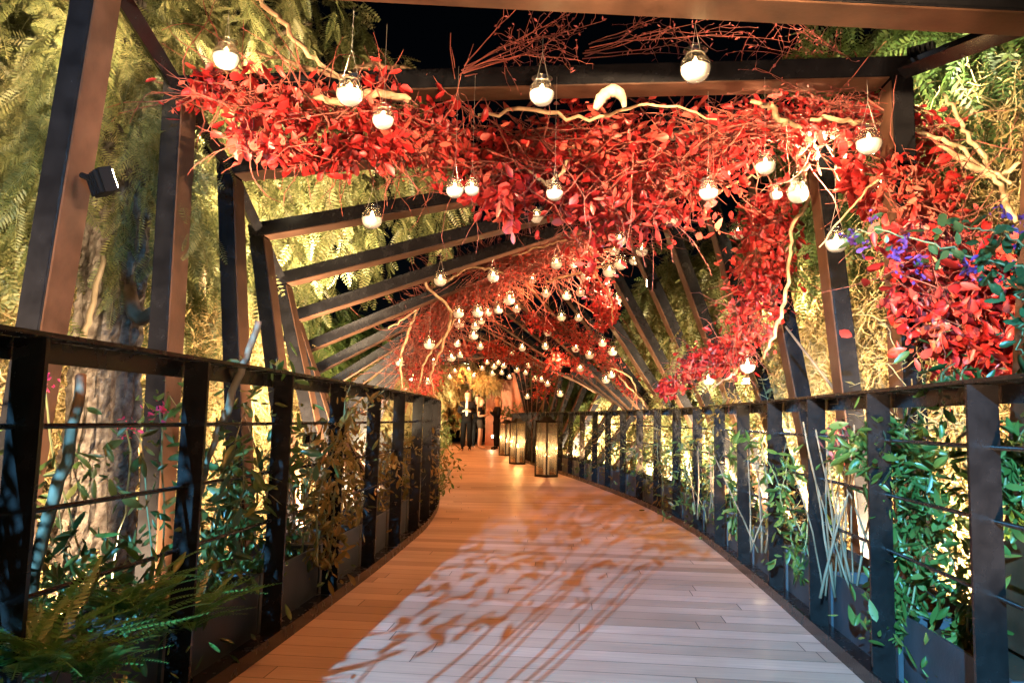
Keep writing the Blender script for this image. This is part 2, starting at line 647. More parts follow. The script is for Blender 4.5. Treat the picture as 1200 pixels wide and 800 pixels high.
def wander(p, d, n, step, turn, grav=0.0):
    pts = [np.array(p, float)]
    d = unit(np.array(d, float))
    for i in range(n):
        d = unit(d + RNG.normal(size=3) * turn + np.array([0, 0, -grav]))
        pts.append(pts[-1] + d * step)
    return np.array(pts)


# ------------------------------------------------------------------ terrain and deck
def terrain_z(x, y):
    a = abs(x) - 3.2
    z = -1.5 + (0.9 * (1 - math.exp(-(a / 3.0) ** 2)) if a > 0 else 0)
    z += 1.1 * (1 / (1 + math.exp(-(abs(x) - 11) * .5)))
    return z + .12 * math.sin(x * 1.3) * math.cos(y * .9)


def grid_axis(a, b, fine, coarse_mult=1.35):
    out = [0.0]
    s = fine
    while out[-1] < b:
        out.append(out[-1] + s)
        if out[-1] > 14:
            s *= coarse_mult
    neg = [-v for v in out[1:]]
    return sorted(neg + out)


gx = grid_axis(-400, 400, 1.0)
gy = [v + 10 for v in grid_axis(-400, 400, 1.2)]
mb = MB()
vv = np.array([(x, y, terrain_z(x, y)) for y in gy for x in gx])
nx = len(gx)
q = [(j * nx + i, j * nx + i + 1, (j + 1) * nx + i + 1, (j + 1) * nx + i) for j in range(len(gy) - 1) for i in range(nx - 1)]
mb.add(vv, {4: q})
tag(mb.build('ground', M['ground'], smooth=True), kind='structure')

Ys = np.arange(-6, 32.01, .25)
top, vdeck, fdeck, uvs = [], [], [], []
mb = MB()
rows = []
for Y in Ys:
    for off, z in ((-HALF, -.14), (-HALF, 0), (-HALF / 3, 0), (HALF / 3, 0), (HALF, 0), (HALF, -.14)):
        rows.append(onpath(Y, off, z))
rows = np.array(rows)
q = []
for j in range(len(Ys) - 1):
    for i in range(5):
        a = j * 6 + i
        q.append((a, a + 1, a + 7, a + 6))
    q.append((j * 6 + 5, j * 6, j * 6 + 6, j * 6 + 11))
mb.add(rows, {4: q})
deck = tag(mb.build('deck', M['deck']), kind='structure')
uvl = deck.data.uv_layers.new(name='UVMap')
seg = np.concatenate([[0], np.cumsum(np.linalg.norm(np.diff(np.array([onpath(Y, 0, 0) for Y in Ys]), axis=0), axis=1))])
offs = [-HALF - .14, -HALF, -HALF / 3, HALF / 3, HALF, HALF + .14]
li = np.empty(len(deck.data.loops), np.int32)
deck.data.loops.foreach_get('vertex_index', li)
uvs = np.stack([np.array(offs)[li % 6], seg[li // 6]], -1)
uvl.data.foreach_set('uv', uvs.astype(np.float32).reshape(-1))


def sweep(mb, Y0, Y1, off, z, w, h, step=.25):
    """rectangular bar along the path, lateral offset and height are those of its middle"""
    ys = np.linspace(Y0, Y1, max(int((Y1 - Y0) / step), 1) + 1)
    v = []
    for Y in ys:
        for a, b in ((-1, -1), (1, -1), (1, 1), (-1, 1)):
            v.append(onpath(Y, off + a * w / 2, z + b * h / 2))
    n = len(ys)
    q = [(0, 3, 2, 1), ((n - 1) * 4, (n - 1) * 4 + 1, (n - 1) * 4 + 2, (n - 1) * 4 + 3)]
    for j in range(n - 1):
        for i in range(4):
            a, b = j * 4 + i, j * 4 + (i + 1) % 4
            q.append((a, b, b + 4, a + 4))
    mb.add(v, {4: q})


# ------------------------------------------------------------------ railings
POSTS = {-1: [1.77 + .81 * k for k in range(-5, 27)], 1: [1.62 + .80 * k for k in range(-4, 27)]}
for s in (-1, 1):
    words = 'left' if s < 0 else 'right'
    base = onpath(POSTS[s][0], s * (HALF + .06), 0)
    rl = thing('bridge_railing', 'black steel railing with flat posts and thin rods along the %s walkway edge' % words, 'railing',
               tuple(base), group='railings of the walkway')
    y0, y1 = POSTS[s][0] - .05, POSTS[s][-1] + .05
    b = MB()
    sweep(b, y0, y1, s * (HALF + .06), RZ[s] + .004, .10, .012)
    sweep(b, y0, y1, s * (HALF + .106), RZ[s] - .032, .008, .058)
    b.build('handrail', M['rail'], rl)
    for z in (.95, .735, .52):
        b = MB()
        ys = np.arange(y0, y1, .2)
        b.tube([onpath(Y, s * (HALF + .075), z) for Y in ys], .0075, 6)
        b.build('rod', M['rail'], rl, smooth=True)
    b = MB()
    sweep(b, y0, y1, s * (HALF + .055), .016, .115, .012)
    sweep(b, y0, y1, s * (HALF - .008), .030, .012, .060)
    b.build('kerb', M['rail'], rl)
    post_bm = MB()
    post_bm.box((0, 0, (RZ[s] - .012) / 2 + .006), (.088, .014, RZ[s] - .024))
    post_me = post_bm.mesh('post', M['rail'])
    for Y in POSTS[s]:
        o = link('post', post_me, rl)
        o.location = Vector(onpath(Y, s * (HALF + .05), .006)) - rl.location
        o.rotation_euler = (0, 0, heading(Y))

# ------------------------------------------------------------------ planter boxes outside the railings
pl_b = {}
for s in (-1, 1):
    ps = [p for p in POSTS[s] if 0.3 < p < 18]
    for k, (a, c) in enumerate(zip(ps[:-1], ps[1:])):
        L = c - a - .03
        key = (s, round(L, 2))
        if key not in pl_b:
            b = MB()
            b.box((0, 0, .15), (.012, L, .30))
            b.box((.33, 0, .15), (.012, L, .30))
            b.box((.165, L / 2 - .006, .15), (.318, .012, .30))
            b.box((.165, -L / 2 + .006, .15), (.318, .012, .30))
            b.box((.165, 0, .004), (.318, L - .024, .008))
            rim = MB()
            rim.box((.165, 0, .245), (.316, L - .026, .02))
            pl_b[key] = (b.mesh('box', M['planter']), rim.mesh('soil', M['ground']))
        t = thing('planter_box', 'dark sheet metal planter box outside the %s railing, %s from the front' % ('left' if s < 0 else 'right', ORD[k]),
                  'planter', tuple(onpath((a + c) / 2, s * (HALF + .12), -.02)), heading((a + c) / 2) + (math.pi if s < 0 else 0),
                  'planter boxes along the railings')
        link('box', pl_b[key][0], t)
        link('soil', pl_b[key][1], t)

# ------------------------------------------------------------------ twisting square frames
def bevel_box(size, name, mat, bev=.006):
    import bmesh
    bm = bmesh.new()
    bmesh.ops.create_cube(bm, size=1)
    bmesh.ops.scale(bm, vec=size, verts=bm.verts)
    bmesh.ops.bevel(bm, geom=bm.edges[:], offset=bev, segments=2, affect='EDGES')
    me = bpy.data.meshes.new(name)
    bm.to_mesh(me)
    bm.free()
    me.polygons.foreach_set('use_smooth', np.zeros(len(me.polygons), bool))
    me.materials.append(mat)
    return me


BT, BD = .105, .18
beam_h = bevel_box((2 * FH + BT, BD, BT), 'beam', M['steel'])
beam_v = bevel_box((BT, BD - .006, 2 * FH - BT - .004), 'leg', M['steel'])
M['warm_lit'] = principled('warm_lit_inner_face', (.075, .035, .019), .45, spec=.3, noise=.45, nscale=7, bump=.08, bscale=50, rvar=.1)  # added plates carry the warm light on the inner faces in their colour
line_h = bevel_box((2 * FH - BT - .02, BD - .014, .008), 'warm_lit_plate', M['warm_lit'], .002)
line_v = bevel_box((.008, BD - .02, 2 * FH - BT - .04), 'warm_lit_plate', M['warm_lit'], .002)
FY = [3.1 + .9 * k for k in range(-3, 24)]
FY[3] = 2.97
FRAMES = {}


def corner(Y, i):
    th = theta(Y)
    sx, sz = ((-1, 1), (1, 1), (1, -1), (-1, -1))[i]
    u, w = sx * FH, sz * FH
    x = u * math.cos(th) - w * math.sin(th)
    z = u * math.sin(th) + w * math.cos(th)
    p = onpath(Y, 0, 0)
    hd = heading(Y)
    return np.array([p[0] - fo(Y) + x * math.cos(hd), Y + x * math.sin(hd), fz(Y) + z])


for k, Y in enumerate(FY):
    vis = k - 3
    if vis >= 0:
        lab = 'dark steel square frame around the walkway, %s from the front in the twisting row' % ORD[vis]
    else:
        lab = 'dark steel square frame beside the viewer, %s before the front visible one' % ORD[-vis - 1]
    t = thing('portal_frame', lab, 'frame', (xc(Y) - fo(Y), Y, fz(Y)), 0, 'twisting steel frames round the walkway')
    t.rotation_euler = Euler((0, -theta(Y), heading(Y)), 'XYZ')
    t.rotation_mode = 'XYZ'
    FRAMES[k] = t
    # order: rotate about y first, then z
    for nm, me, loc in (('beam', beam_h, (0, 0, FH)), ('beam', beam_h, (0, 0, -FH)), ('leg', beam_v, (-FH, 0, 0)), ('leg', beam_v, (FH, 0, 0))):
        o = link(nm, me, t)
        o.location = loc
        ip = link('warm_lit_plate', line_h if nm == 'beam' else line_v, o)
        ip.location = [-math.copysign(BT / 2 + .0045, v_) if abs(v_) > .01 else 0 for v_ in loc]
    if k < len(FY) - 1:
        inv = (Matrix.Translation(t.location) @ t.rotation_euler.to_matrix().to_4x4()).inverted()
        for i in range(4):
            a, c = corner(Y, i), corner(FY[k + 1], i)
            d = unit(c - a)
            b = MB()
            b.tube([a + d * (BD / 2 + .003), c - d * (BD / 2 + .003)], .048, 4)
            b.build('tie_bar', M['steel'], t, inv=inv)

# ------------------------------------------------------------------ garlands of red vine
def garland(label, spine, n_leaf, size, n_twig, leafmat, twigmat, branches=(), tlen=.5, trad=.0035, tv=LEAF_V, tf=LEAF_F, flat=.75, droop=.5,
            name='red_vine_garland', cat='garland', group='red leaf garlands', twig_follow=.8, turn=.22):
    sp = np.array([list(at(x, y, Y)) + [r] for x, y, Y, r in spine])
    m = smooth_path(sp, max(int(len(sp) * 8), 12))
    t = thing(name, label, cat, tuple(m[0, :3]), group=group)
    tang = unit(np.gradient(m[:, :3], axis=0))
    rad = np.maximum(m[:, 3], .02)
    w = rad * np.linalg.norm(np.gradient(m[:, :3], axis=0), axis=1)
    w = w / w.sum()
    idx = RNG.choice(len(m), size=n_leaf, p=w)
    # clumped offsets: leaves gather round sub-centres so that the outline is uneven
    nc = max(n_leaf // 30, 6)
    ci = RNG.choice(len(m), size=nc, p=w)
    cc = m[ci, :3] + RNG.normal(size=(nc, 3)) * (rad[ci] * .55)[:, None] * np.array([1, .9, flat])
    ck = RNG.integers(nc, size=n_leaf)
    P = cc[ck] + RNG.normal(size=(n_leaf, 3)) * np.minimum(rad[ci][ck] * .38, .10)[:, None]
    loose = RNG.random(n_leaf) < .12
    P[loose] = m[idx[loose], :3] + RNG.normal(size=(loose.sum(), 3)) * (rad[idx[loose]] * .85)[:, None] * np.array([1, .9, flat])
    b = MB()
    leaf_cloud(b, P, size, tv, tf, droop)
    b.build('leaves', leafmat, t, smooth=True)
    b = MB()
    ti = RNG.choice(len(m), size=n_twig, p=w)
    for i in ti:
        p = m[i, :3] + RNG.normal(size=3) * rad[i] * .5 * np.array([1, .9, flat])
        d = tang[i] * RNG.choice([-1, 1]) * twig_follow + RNG.normal(size=3) * .45
        n = RNG.integers(5, 10)
        pts = wander(p, d, n, tlen / 8 * RNG.uniform(.6, 1.3), turn, .03)
        b.tube(pts, np.linspace(trad * RNG.uniform(.7, 1.5), trad * .35, len(pts)), 4, cap=False)
    if n_twig:
        b.build('twigs', twigmat, t, smooth=True)
    for br in branches:
        pr = np.array([list(at(x, y, Y)) + [r] for x, y, Y, r in br])
        pm = smooth_path(pr, len(pr) * 5)
        pm[1:-1, :3] += RNG.normal(size=(len(pm) - 2, 3)) * .008
        b = MB()
        b.tube(pm[:, :3], np.maximum(pm[:, 3], .002), 8)
        b.build('branch', M['branch'], t, smooth=True)
    return t


G1 = [(190, 128, 4.0, .03), (225, 112, 4.0, .09), (270, 110, 4.0, .12), (320, 122, 3.9, .14), (380, 135, 3.9, .14), (440, 150, 3.9, .14),
      (500, 158, 4.1, .18), (560, 178, 4.2, .20), (640, 180, 4.3, .22), (710, 185, 4.4, .26), (760, 190, 4.4, .25), (820, 160, 4.3, .20),
      (890, 148, 4.2, .15), (960, 145, 4.1, .14), (1030, 148, 4.0, .13), (1100, 165, 3.9, .08)]
garland('broad red leaf garland with pale branches spanning the top front of the walkway', G1, 5000, .07, 760, M['red'], M['twig'],
        branches=[[(500, 88, 4.1, .010), (470, 80, 4.0, .014), (430, 78, 4.0, .016), (400, 90, 4.0, .014), (360, 80, 4.0, .012), (300, 60, 4.1, .008)],
                  [(480, 118, 3.8, .018), (440, 110, 3.8, .022), (400, 118, 3.8, .020), (350, 112, 3.8, .012)],
                  [(290, -10, 3.9, .012), (330, 25, 3.8, .014), (365, 65, 3.8, .012), (400, 95, 3.9, .010)],
                  [(560, 135, 4.0, .008), (620, 128, 4.0, .012), (690, 140, 4.0, .010), (760, 122, 4.0, .008), (840, 140, 4.0, .006)],
                  [(880, 118, 3.9, .010), (905, 128, 3.9, .016), (915, 142, 3.9, .016), (940, 150, 3.9, .008)],
                  [(950, 140, 3.9, .010), (1020, 143, 3.9, .016), (1065, 150, 3.9, .014), (1110, 165, 3.8, .012), (1150, 195, 3.8, .010), (1185, 215, 3.7, .008)],
                  [(1065, 105, 3.9, .012), (1070, 130, 3.9, .013), (1064, 155, 3.9, .012), (1055, 175, 3.9, .008)],
                  [(1105, 110, 3.8, .008), (1130, 150, 3.8, .012), (1150, 180, 3.8, .013), (1165, 205, 3.8, .012), (1182, 245, 3.7, .016), (1190, 260, 3.7, .01)],
                  [(1100, 170, 3.8, .012), (1140, 196, 3.8, .022), (1168, 208, 3.8, .016), (1195, 190, 3.7, .008)],
                  [(620, 200, 4.2, .008), (640, 215, 4.2, .012), (660, 200, 4.2, .012), (672, 170, 4.2, .008)]], trad=.0042, tlen=.52)
garland('wide red leaf clump drooping lowest under the middle of the front garland',
        [(560, 215, 4.3, .12), (620, 205, 4.4, .14), (680, 225, 4.5, .19), (730, 235, 4.6, .24), (775, 238, 4.6, .20), (820, 205, 4.5, .16), (845, 190, 4.5, .08)],
        1550, .076, 150, M['red'], M['twig'], tlen=.4)
garland('small tail of red leaves hanging below the front garland beside two jars',
        [(565, 215, 4.2, .08), (590, 240, 4.2, .07), (602, 262, 4.2, .04)], 170, .09, 8, M['red'], M['twig'], tlen=.2)
garland('loose red leaves sagging under the left end of the front garland',
        [(280, 165, 3.8, .07), (325, 178, 3.8, .06), (380, 185, 3.8, .09), (430, 172, 3.8, .08), (470, 180, 3.8, .05)], 620, .072, 50, M['red'], M['twig'], tlen=.25)
garland('bright red vine column draped down the front frame on the right',
        [(1062, 195, 3.8, .06), (1080, 235, 3.7, .11), (1092, 280, 3.6, .15), (1110, 330, 3.5, .17), (1130, 375, 3.4, .19), (1150, 415, 3.4, .17)],
        2000, .072, 220, M['red'], M['twig'],
        branches=[[(1060, 190, 3.8, .010), (1090, 250, 3.6, .008), (1130, 330, 3.4, .007), (1150, 430, 3.3, .006)],
                  [(1068, 185, 3.8, .008), (1075, 260, 3.6, .008), (1120, 350, 3.4, .007), (1170, 420, 3.3, .006)],
                  [(1060, 180, 3.8, .010), (1000, 240, 3.9, .006), (960, 290, 3.9, .004)]], tlen=.45)
garland('fringe of red leaves at the far right beside the flowering vine',
        [(1150, 300, 3.3, .07), (1172, 350, 3.3, .10), (1185, 395, 3.2, .11), (1180, 425, 3.2, .08)], 620, .08, 30, M['red'], M['twig'], tlen=.3)
garland('small red leaf tuft hanging alone left of the right front column',
        [(1000, 205, 4.0, .07), (1003, 230, 4.0, .07), (1015, 250, 4.0, .04)], 130, .095, 8, M['red'], M['twig'], tlen=.25)
garland('red vine column hanging from roof to railing in the middle of the right side',
        [(925, 215, 5.0, .06), (905, 245, 5.2, .11), (893, 285, 5.4, .16), (893, 320, 5.5, .17), (880, 360, 5.6, .17), (868, 395, 5.8, .16), (850, 420, 6.0, .10)],
        1900, .062, 180, M['red'], M['twig'],
        branches=[[(938, 195, 5.0, .010), (950, 230, 5.0, .012), (930, 262, 5.0, .012), (925, 310, 5.1, .012), (915, 370, 5.3, .014), (895, 420, 5.5, .008)],
                  [(905, 200, 5.0, .010), (860, 215, 5.1, .008), (845, 225, 5.1, .006)]], tlen=.4)
garland('dark red leaf spray curling along the right railing below the middle column',
        [(868, 410, 6.0, .10), (840, 420, 6.3, .12), (815, 425, 6.7, .10), (795, 445, 7.0, .09), (785, 462, 7.2, .06)], 900, .07, 60, M['red'], M['twig_dark'],
        branches=[[(875, 425, 5.9, .008), (855, 440, 6.0, .010), (835, 455, 6.1, .006)]], tlen=.35)
G4 = [(735, 268, 7.4, .08), (690, 280, 7.6, .14), (640, 296, 7.9, .18), (590, 314, 8.3, .20), (545, 338, 8.7, .22), (510, 372, 9.1, .21), (494, 410, 9.4, .19), (486, 445, 9.7, .16)]
garland('arching garland of small red twigs and leaves from roof to left railing', G4, 3000, .05, 1300, M['red2'], M['twig'],
        branches=[[(530, 308, 8.0, .010), (505, 315, 8.2, .014), (500, 335, 8.3, .016), (528, 365, 8.4, .018), (520, 400, 8.5, .016), (505, 440, 8.6, .012), (512, 465, 8.7, .008)],
                  [(590, 320, 7.8, .008), (555, 313, 7.9, .014), (530, 325, 8.0, .014), (515, 335, 8.1, .008)],
                  [(640, 330, 7.4, .010), (680, 320, 7.3, .012), (715, 310, 7.2, .008)],
                  [(600, 300, 7.4, .008), (650, 285, 7.2, .010), (695, 270, 7.0, .010), (700, 292, 7.0, .008), (735, 290, 6.9, .006)],
                  [(495, 355, 9.0, .010), (480, 385, 9.1, .018), (470, 420, 9.2, .016), (472, 455, 9.3, .012)],
                  [(540, 365, 8.6, .010), (520, 395, 8.7, .014), (500, 420, 8.8, .012), (490, 455, 8.9, .008)],
                  [(455, 385, 8.9, .008), (478, 370, 8.9, .012), (500, 350, 8.8, .012), (520, 345, 8.7, .008)]], tlen=.75, trad=.0042)
garland('short red leaf column hanging beside a candle jar below the arching garland',
        [(690, 318, 7.4, .05), (702, 340, 7.5, .09), (712, 365, 7.6, .10), (706, 382, 7.7, .05)], 620, .06, 50, M['red'], M['twig'],
        branches=[[(690, 285, 7.3, .006), (698, 320, 7.3, .007), (715, 350, 7.3, .007), (718, 378, 7.3, .005)]], tlen=.3)
garland('long red leaf garland sloping down to the right railing behind the second arch',
        [(615, 372, 10.4, .08), (645, 381, 10.7, .13), (675, 393, 11.0, .15), (700, 411, 11.2, .15), (722, 433, 11.4, .14), (745, 460, 11.6, .10)],
        1600, .058, 260, M['red'], M['twig_dark'],
        branches=[[(715, 430, 11.0, .012), (735, 440, 11.0, .012), (745, 455, 11.0, .010), (740, 480, 11.0, .008)],
                  [(725, 440, 11.0, .010), (745, 462, 11.0, .012), (760, 480, 11.0, .01)]], tlen=.5)
garland('distant red garland arching over the far end of the walkway',
        [(530, 408, 13.5, .10), (560, 408, 14, .13), (595, 413, 14.5, .15), (622, 424, 15, .18), (640, 442, 15.3, .18), (634, 462, 15.6, .15)], 1100, .065, 200,
        M['red2'], M['twig'], tlen=.6, trad=.006)
garland('red leaf mass hanging above the far right railing before the end wall',
        [(645, 415, 13.0, .16), (665, 425, 13.2, .18), (690, 435, 13.3, .12)], 420, .07, 70, M['red'], M['twig_dark'], tlen=.4)
garland('far red drape hanging on the left just above the last railing posts',
        [(508, 425, 12.0, .14), (500, 445, 12.2, .16), (496, 462, 12.4, .12)], 450, .065, 90, M['red2'], M['twig'], tlen=.4)


def bud_spray(label, starts, n, mat_t, spread, L):
    (x0, y0, Y0), (x1, y1, Y1) = starts
    a, c = at(x0, y0, Y0), at(x1, y1, Y1)
    t = thing('budding_branch', label, 'branch', tuple(a), group='bare budding branches over the roof')
    b, l = MB(), MB()
    BP = []
    for k in range(n):
        d = unit(c - a) + RNG.normal(size=3) * spread * np.array([1, .8, .7])
        m = wander(a + RNG.normal(size=3) * .02, d, 12, L * RNG.uniform(.55, 1.0) / 12, .09, .0)
        b.tube(m, np.linspace(.0036, .0011, len(m)), 5, cap=False)
        for i in range(4, 13):
            for _ in range(2):
                s = wander(m[i], unit(m[i] - m[i - 1]) + RNG.normal(size=3) * .8, 4, .035 * RNG.uniform(.6, 1.5), .25)
                if RNG.random() < .5:
                    b.tube(s, np.linspace(.002, .001, 5), 3, cap=False)
                    BP += [s[2], s[4]]
                else:
                    BP.append(m[i])
    leaf_cloud(l, np.array(BP), .026, droop=.1)
    b.build('twigs', mat_t, t, smooth=True)
    l.build('twig_buds', M['bud'], t, smooth=True)  # the buds of the twigs, built from leaf shapes in one mesh


bud_spray('fan of bare red twigs with buds rising over the left of the roof beam', ((545, 82, 3.9), (690, 15, 3.9)), 10, M['twig'], .20, .95)
bud_spray('bare budding twigs trailing over the middle of the roof beam', ((690, 60, 4.1), (900, 25, 4.1)), 8, M['twig_dark'], .22, 1.1)
bud_spray('thin budding branch crossing above the right end of the roof beam', ((1060, 105, 3.9), (900, 45, 4.0)), 7, M['twig_dark'], .20, .95)
bud_spray('flat bundle of dark red twigs lying along the right roof beam', ((1075, 135, 3.9), (880, 110, 3.9)), 9, M['twig_dark'], .12, .95)

# driftwood block hanging in the front garland
c = at(715, 118, 3.8)
t = tag(MB().build('x', None) if False else thing('driftwood_block', 'hollow pale driftwood piece lodged in the front garland under the roof beam', 'driftwood', tuple(c)))
b = MB()
pts = np.array([at(698, 128, 3.8), at(704, 116, 3.8), at(713, 108, 3.8), at(722, 107, 3.8), at(729, 114, 3.82), at(732, 126, 3.84)])
b.tube(smooth_path(pts, 18), np.interp(np.linspace(0, 1, 18), [0, .2, .6, 1], [.014, .03, .032, .012]) * RNG.uniform(.85, 1.15, 18), 9)
b.build('wood', M['drift'], t, smooth=True)

# ------------------------------------------------------------------ hanging candle jars
gl, wx, fl, lip = MB(), MB(), MB(), MB()
gl.lathe([(.001, 0), (.024, .001), (.040, .012), (.051, .030), (.0555, .052), (.052, .073), (.042, .090), (.0335, .098), (.032, .104), (.036, .110), (.043, .116)], 20)
wx.lathe([(.001, .004), (.024, .005), (.039, .015), (.0485, .030), (.0522, .049), (.0512, .054), (.030, .0505), (.001, .0495)], 18)
fl.lathe([(.0005, .051), (.008, .058), (.0105, .066), (.007, .079), (.0005, .094)], 10)
lip.lathe([(.043, .1155), (.0445, .1165), (.043, .1178), (.0415, .1165), (.043, .1155)], 20)
ME = dict(jar=gl.mesh('glass_bowl', M['glass'], True), wax=wx.mesh('wax', M['wax'], True), flame=fl.mesh('flame', M['flame'], True),
          rim=lip.mesh('rim', M['glass'], True))
wl = bpy.data.lights.new('candle_light', 'POINT')
wl.energy = 1.9
wl.color = (1, .58, .24)
wl.shadow_soft_size = .012

SMALL = {(449, 138): .8, (533, 221): .74, (553, 220): .62, (650, 224): .7, (897, 192): .85, (909, 226): .68, (830, 223): .8, (629, 253): .75}
NEAR = [(265, 65, 3.30, 'above the left end of the front garland'), (410, 107, 3.2, 'in front of the pale branch at the upper left'),
        (449, 138, 3.35, 'half buried in red leaves right of the upper left branch'), (635, 108, 3.35, 'hanging in front of the bare roof beam'),
        (815, 78, 3.2, 'highest in the photo, hanging against the night sky'), (1018, 165, 3.7, 'beneath pale branches at the upper right'),
        (897, 192, 3.75, 'larger one of the cluster left of the right roof post'), (909, 226, 4.6, 'smaller one between two larger jars on the right'),
        (935, 225, 4.2, 'on the right of the cluster beside a twisted branch'), (830, 223, 3.95, 'under the right end of the drooping leaf clump'),
        (533, 221, 3.75, 'left one of a touching pair under the front garland'), (553, 220, 3.85, 'right one of a touching pair under the front garland'),
        (650, 224, 3.85, 'under a forked pale branch at the centre'), (436, 255, 4.6, 'hanging alone against the roof beams on the left'),
        (629, 253, 5.0, 'small one under the forked branch at the centre'), (787, 256, 6.5, 'dimly showing inside the drooping red leaf clump'),
        (980, 282, 4.1, 'beside the purple flowers in front of a slanted post'), (865, 272, 6.6, 'left of the middle red column on the right'),
        (876, 427, 5.8, 'low beside the foot of the middle red column'), (830, 443, 7.6, 'lowest one near the right railing'),
        (726, 280, 7.2, 'glowing top one of the group left of the slanted posts'), (752, 293, 8.0, 'at the end of a thin white branch'),
        (743, 304, 9.4, 'faint small one behind the white branch end'), (720, 293, 9.0, 'tucked behind the glowing top one of the group'),
        (727, 308, 7.4, 'right one of the pair beneath the white branch'), (714, 317, 7.3, 'left one of the pair beneath the white branch'),
        (652, 308, 7.4, 'large one in the upper middle of the twig arch'), (672, 307, 8.6, 'just right of the large one in the twig arch'),
        (687, 322, 7.7, 'above the short red column'), (624, 327, 11, 'small dim one inside the twig arch'),
        (578, 323, 7.6, 'at the crossing of pale branches on the twig arch'), (516, 327, 6.8, 'left outermost one in front of the roof beams'),
        (597, 350, 8.2, 'with visible wires below the crest of the twig arch'), (437, 999, 0, '')]
MID = [(640, 343, 10.5), (664, 345.5, 9.2), (680, 342, 10.2), (723, 350, 9.8), (605.5, 361, 11.4), (584, 362, 9.4), (572, 365, 9.8), (560, 365, 8.0),
       (564, 375.5, 13), (537.5, 366, 8.4), (538, 378, 9.4), (557, 381.5, 10.6), (555, 392, 9.8), (658, 370.5, 10.2), (678, 371.5, 10.6)]
LOWR = [(642, 389, 11.8), (612, 407, 12.4), (639, 405, 12.2), (675, 407, 11.2), (706, 401, 10.8), (718, 411, 10.4), (691, 415, 11.0), (680, 431, 12.6),
        (716.5, 438, 11.2), (710, 444, 11.6), (656.5, 460.6, 14)]
LEFT = [(503, 402, 8.6), (536, 402, 12), (563, 405.5, 12.5), (529, 418, 10.6), (508, 423, 11.0), (469, 423, 9.6), (501, 445, 10.4), (484, 442, 11.2), (539, 415, 13)]
FAR = [(600, 413, 15), (590.5, 428, 16), (588, 436, 18), (579, 429, 16), (577, 437, 17.5), (571, 424, 17), (565, 431, 19), (584, 424, 17.2), (619, 428, 15.4),
       (616, 436, 17), (627, 443, 15.6), (634.5, 444, 15.2), (641.6, 449, 15), (618, 464, 16), (533, 434, 16.5), (527, 441, 17), (549, 432, 18), (555, 440, 19),
       (597, 441, 18.5), (606, 433, 16.8)]
NEAR = [n for n in NEAR if n[2] > 0]
jars = [(x, y, Y, 'glass candle jar ' + d, 1) for x, y, Y, d in NEAR]
for lst, where, gi in ((MID, 'glass candle jar strung under the twig arch, %s from the left', 2),
                       (LOWR, 'small glass candle jar near the sloping right garland, %s from the left', 3),
                       (LEFT, 'candle jar among the branches falling to the left railing, %s from the left', 4),
                       (FAR, 'tiny candle jar far off before the end wall, %s from the left', 5)):
    o_ = sorted(range(len(lst)), key=lambda i: lst[i][0])
    for rank, i in enumerate(o_):
        x, y, Y = lst[i]
        jars.append((x, y, Y, where % ORD[rank], gi))
for x, y, Y, lab, gi in jars:
    c = at(x, y, Y)
    sc = RNG.uniform(1.06, 1.24)
    if (x, y) in SMALL:
        sc *= SMALL[(x, y)]
    z0 = c[2] - .058 * sc
    t = thing('candle_jar', lab, 'candle jar', (c[0], c[1], z0), RNG.uniform(0, 6), 'candle jars hanging from the garlands')
    t.scale = (sc, sc, sc)
    gb = link('glass_bowl', ME['jar'], t)
    link('rim', ME['rim'], gb)
    wo = link('wax', ME['wax'], t)
    link('flame', ME['flame'], wo)
    if gi < 5:
        L = link('candle_light', wl, t)
        L.location = (0, 0, .075)
    if 1:
        cz = ceil_z(c[0], c[1])
        h = max(min((cz - z0) / sc - .03, 1.1), .22)
        b = MB()
        ap = np.array([0, 0, .10 + min(.13, h * .5)])
        for a in (0, math.pi):
            b.tube([(.034 * math.cos(a), .034 * math.sin(a), .101), ap], .0011, 3, cap=False)
        b.tube([ap, (0, 0, h)], .0011, 3, cap=False)
        b.tube([(.034 * math.cos(a), .034 * math.sin(a), .101) for a in np.linspace(0, 2 * math.pi, 13)], .0011, 3, cap=False)
        b.build('hanging_wire', M['wire'], t, origin=(0, 0, 0))

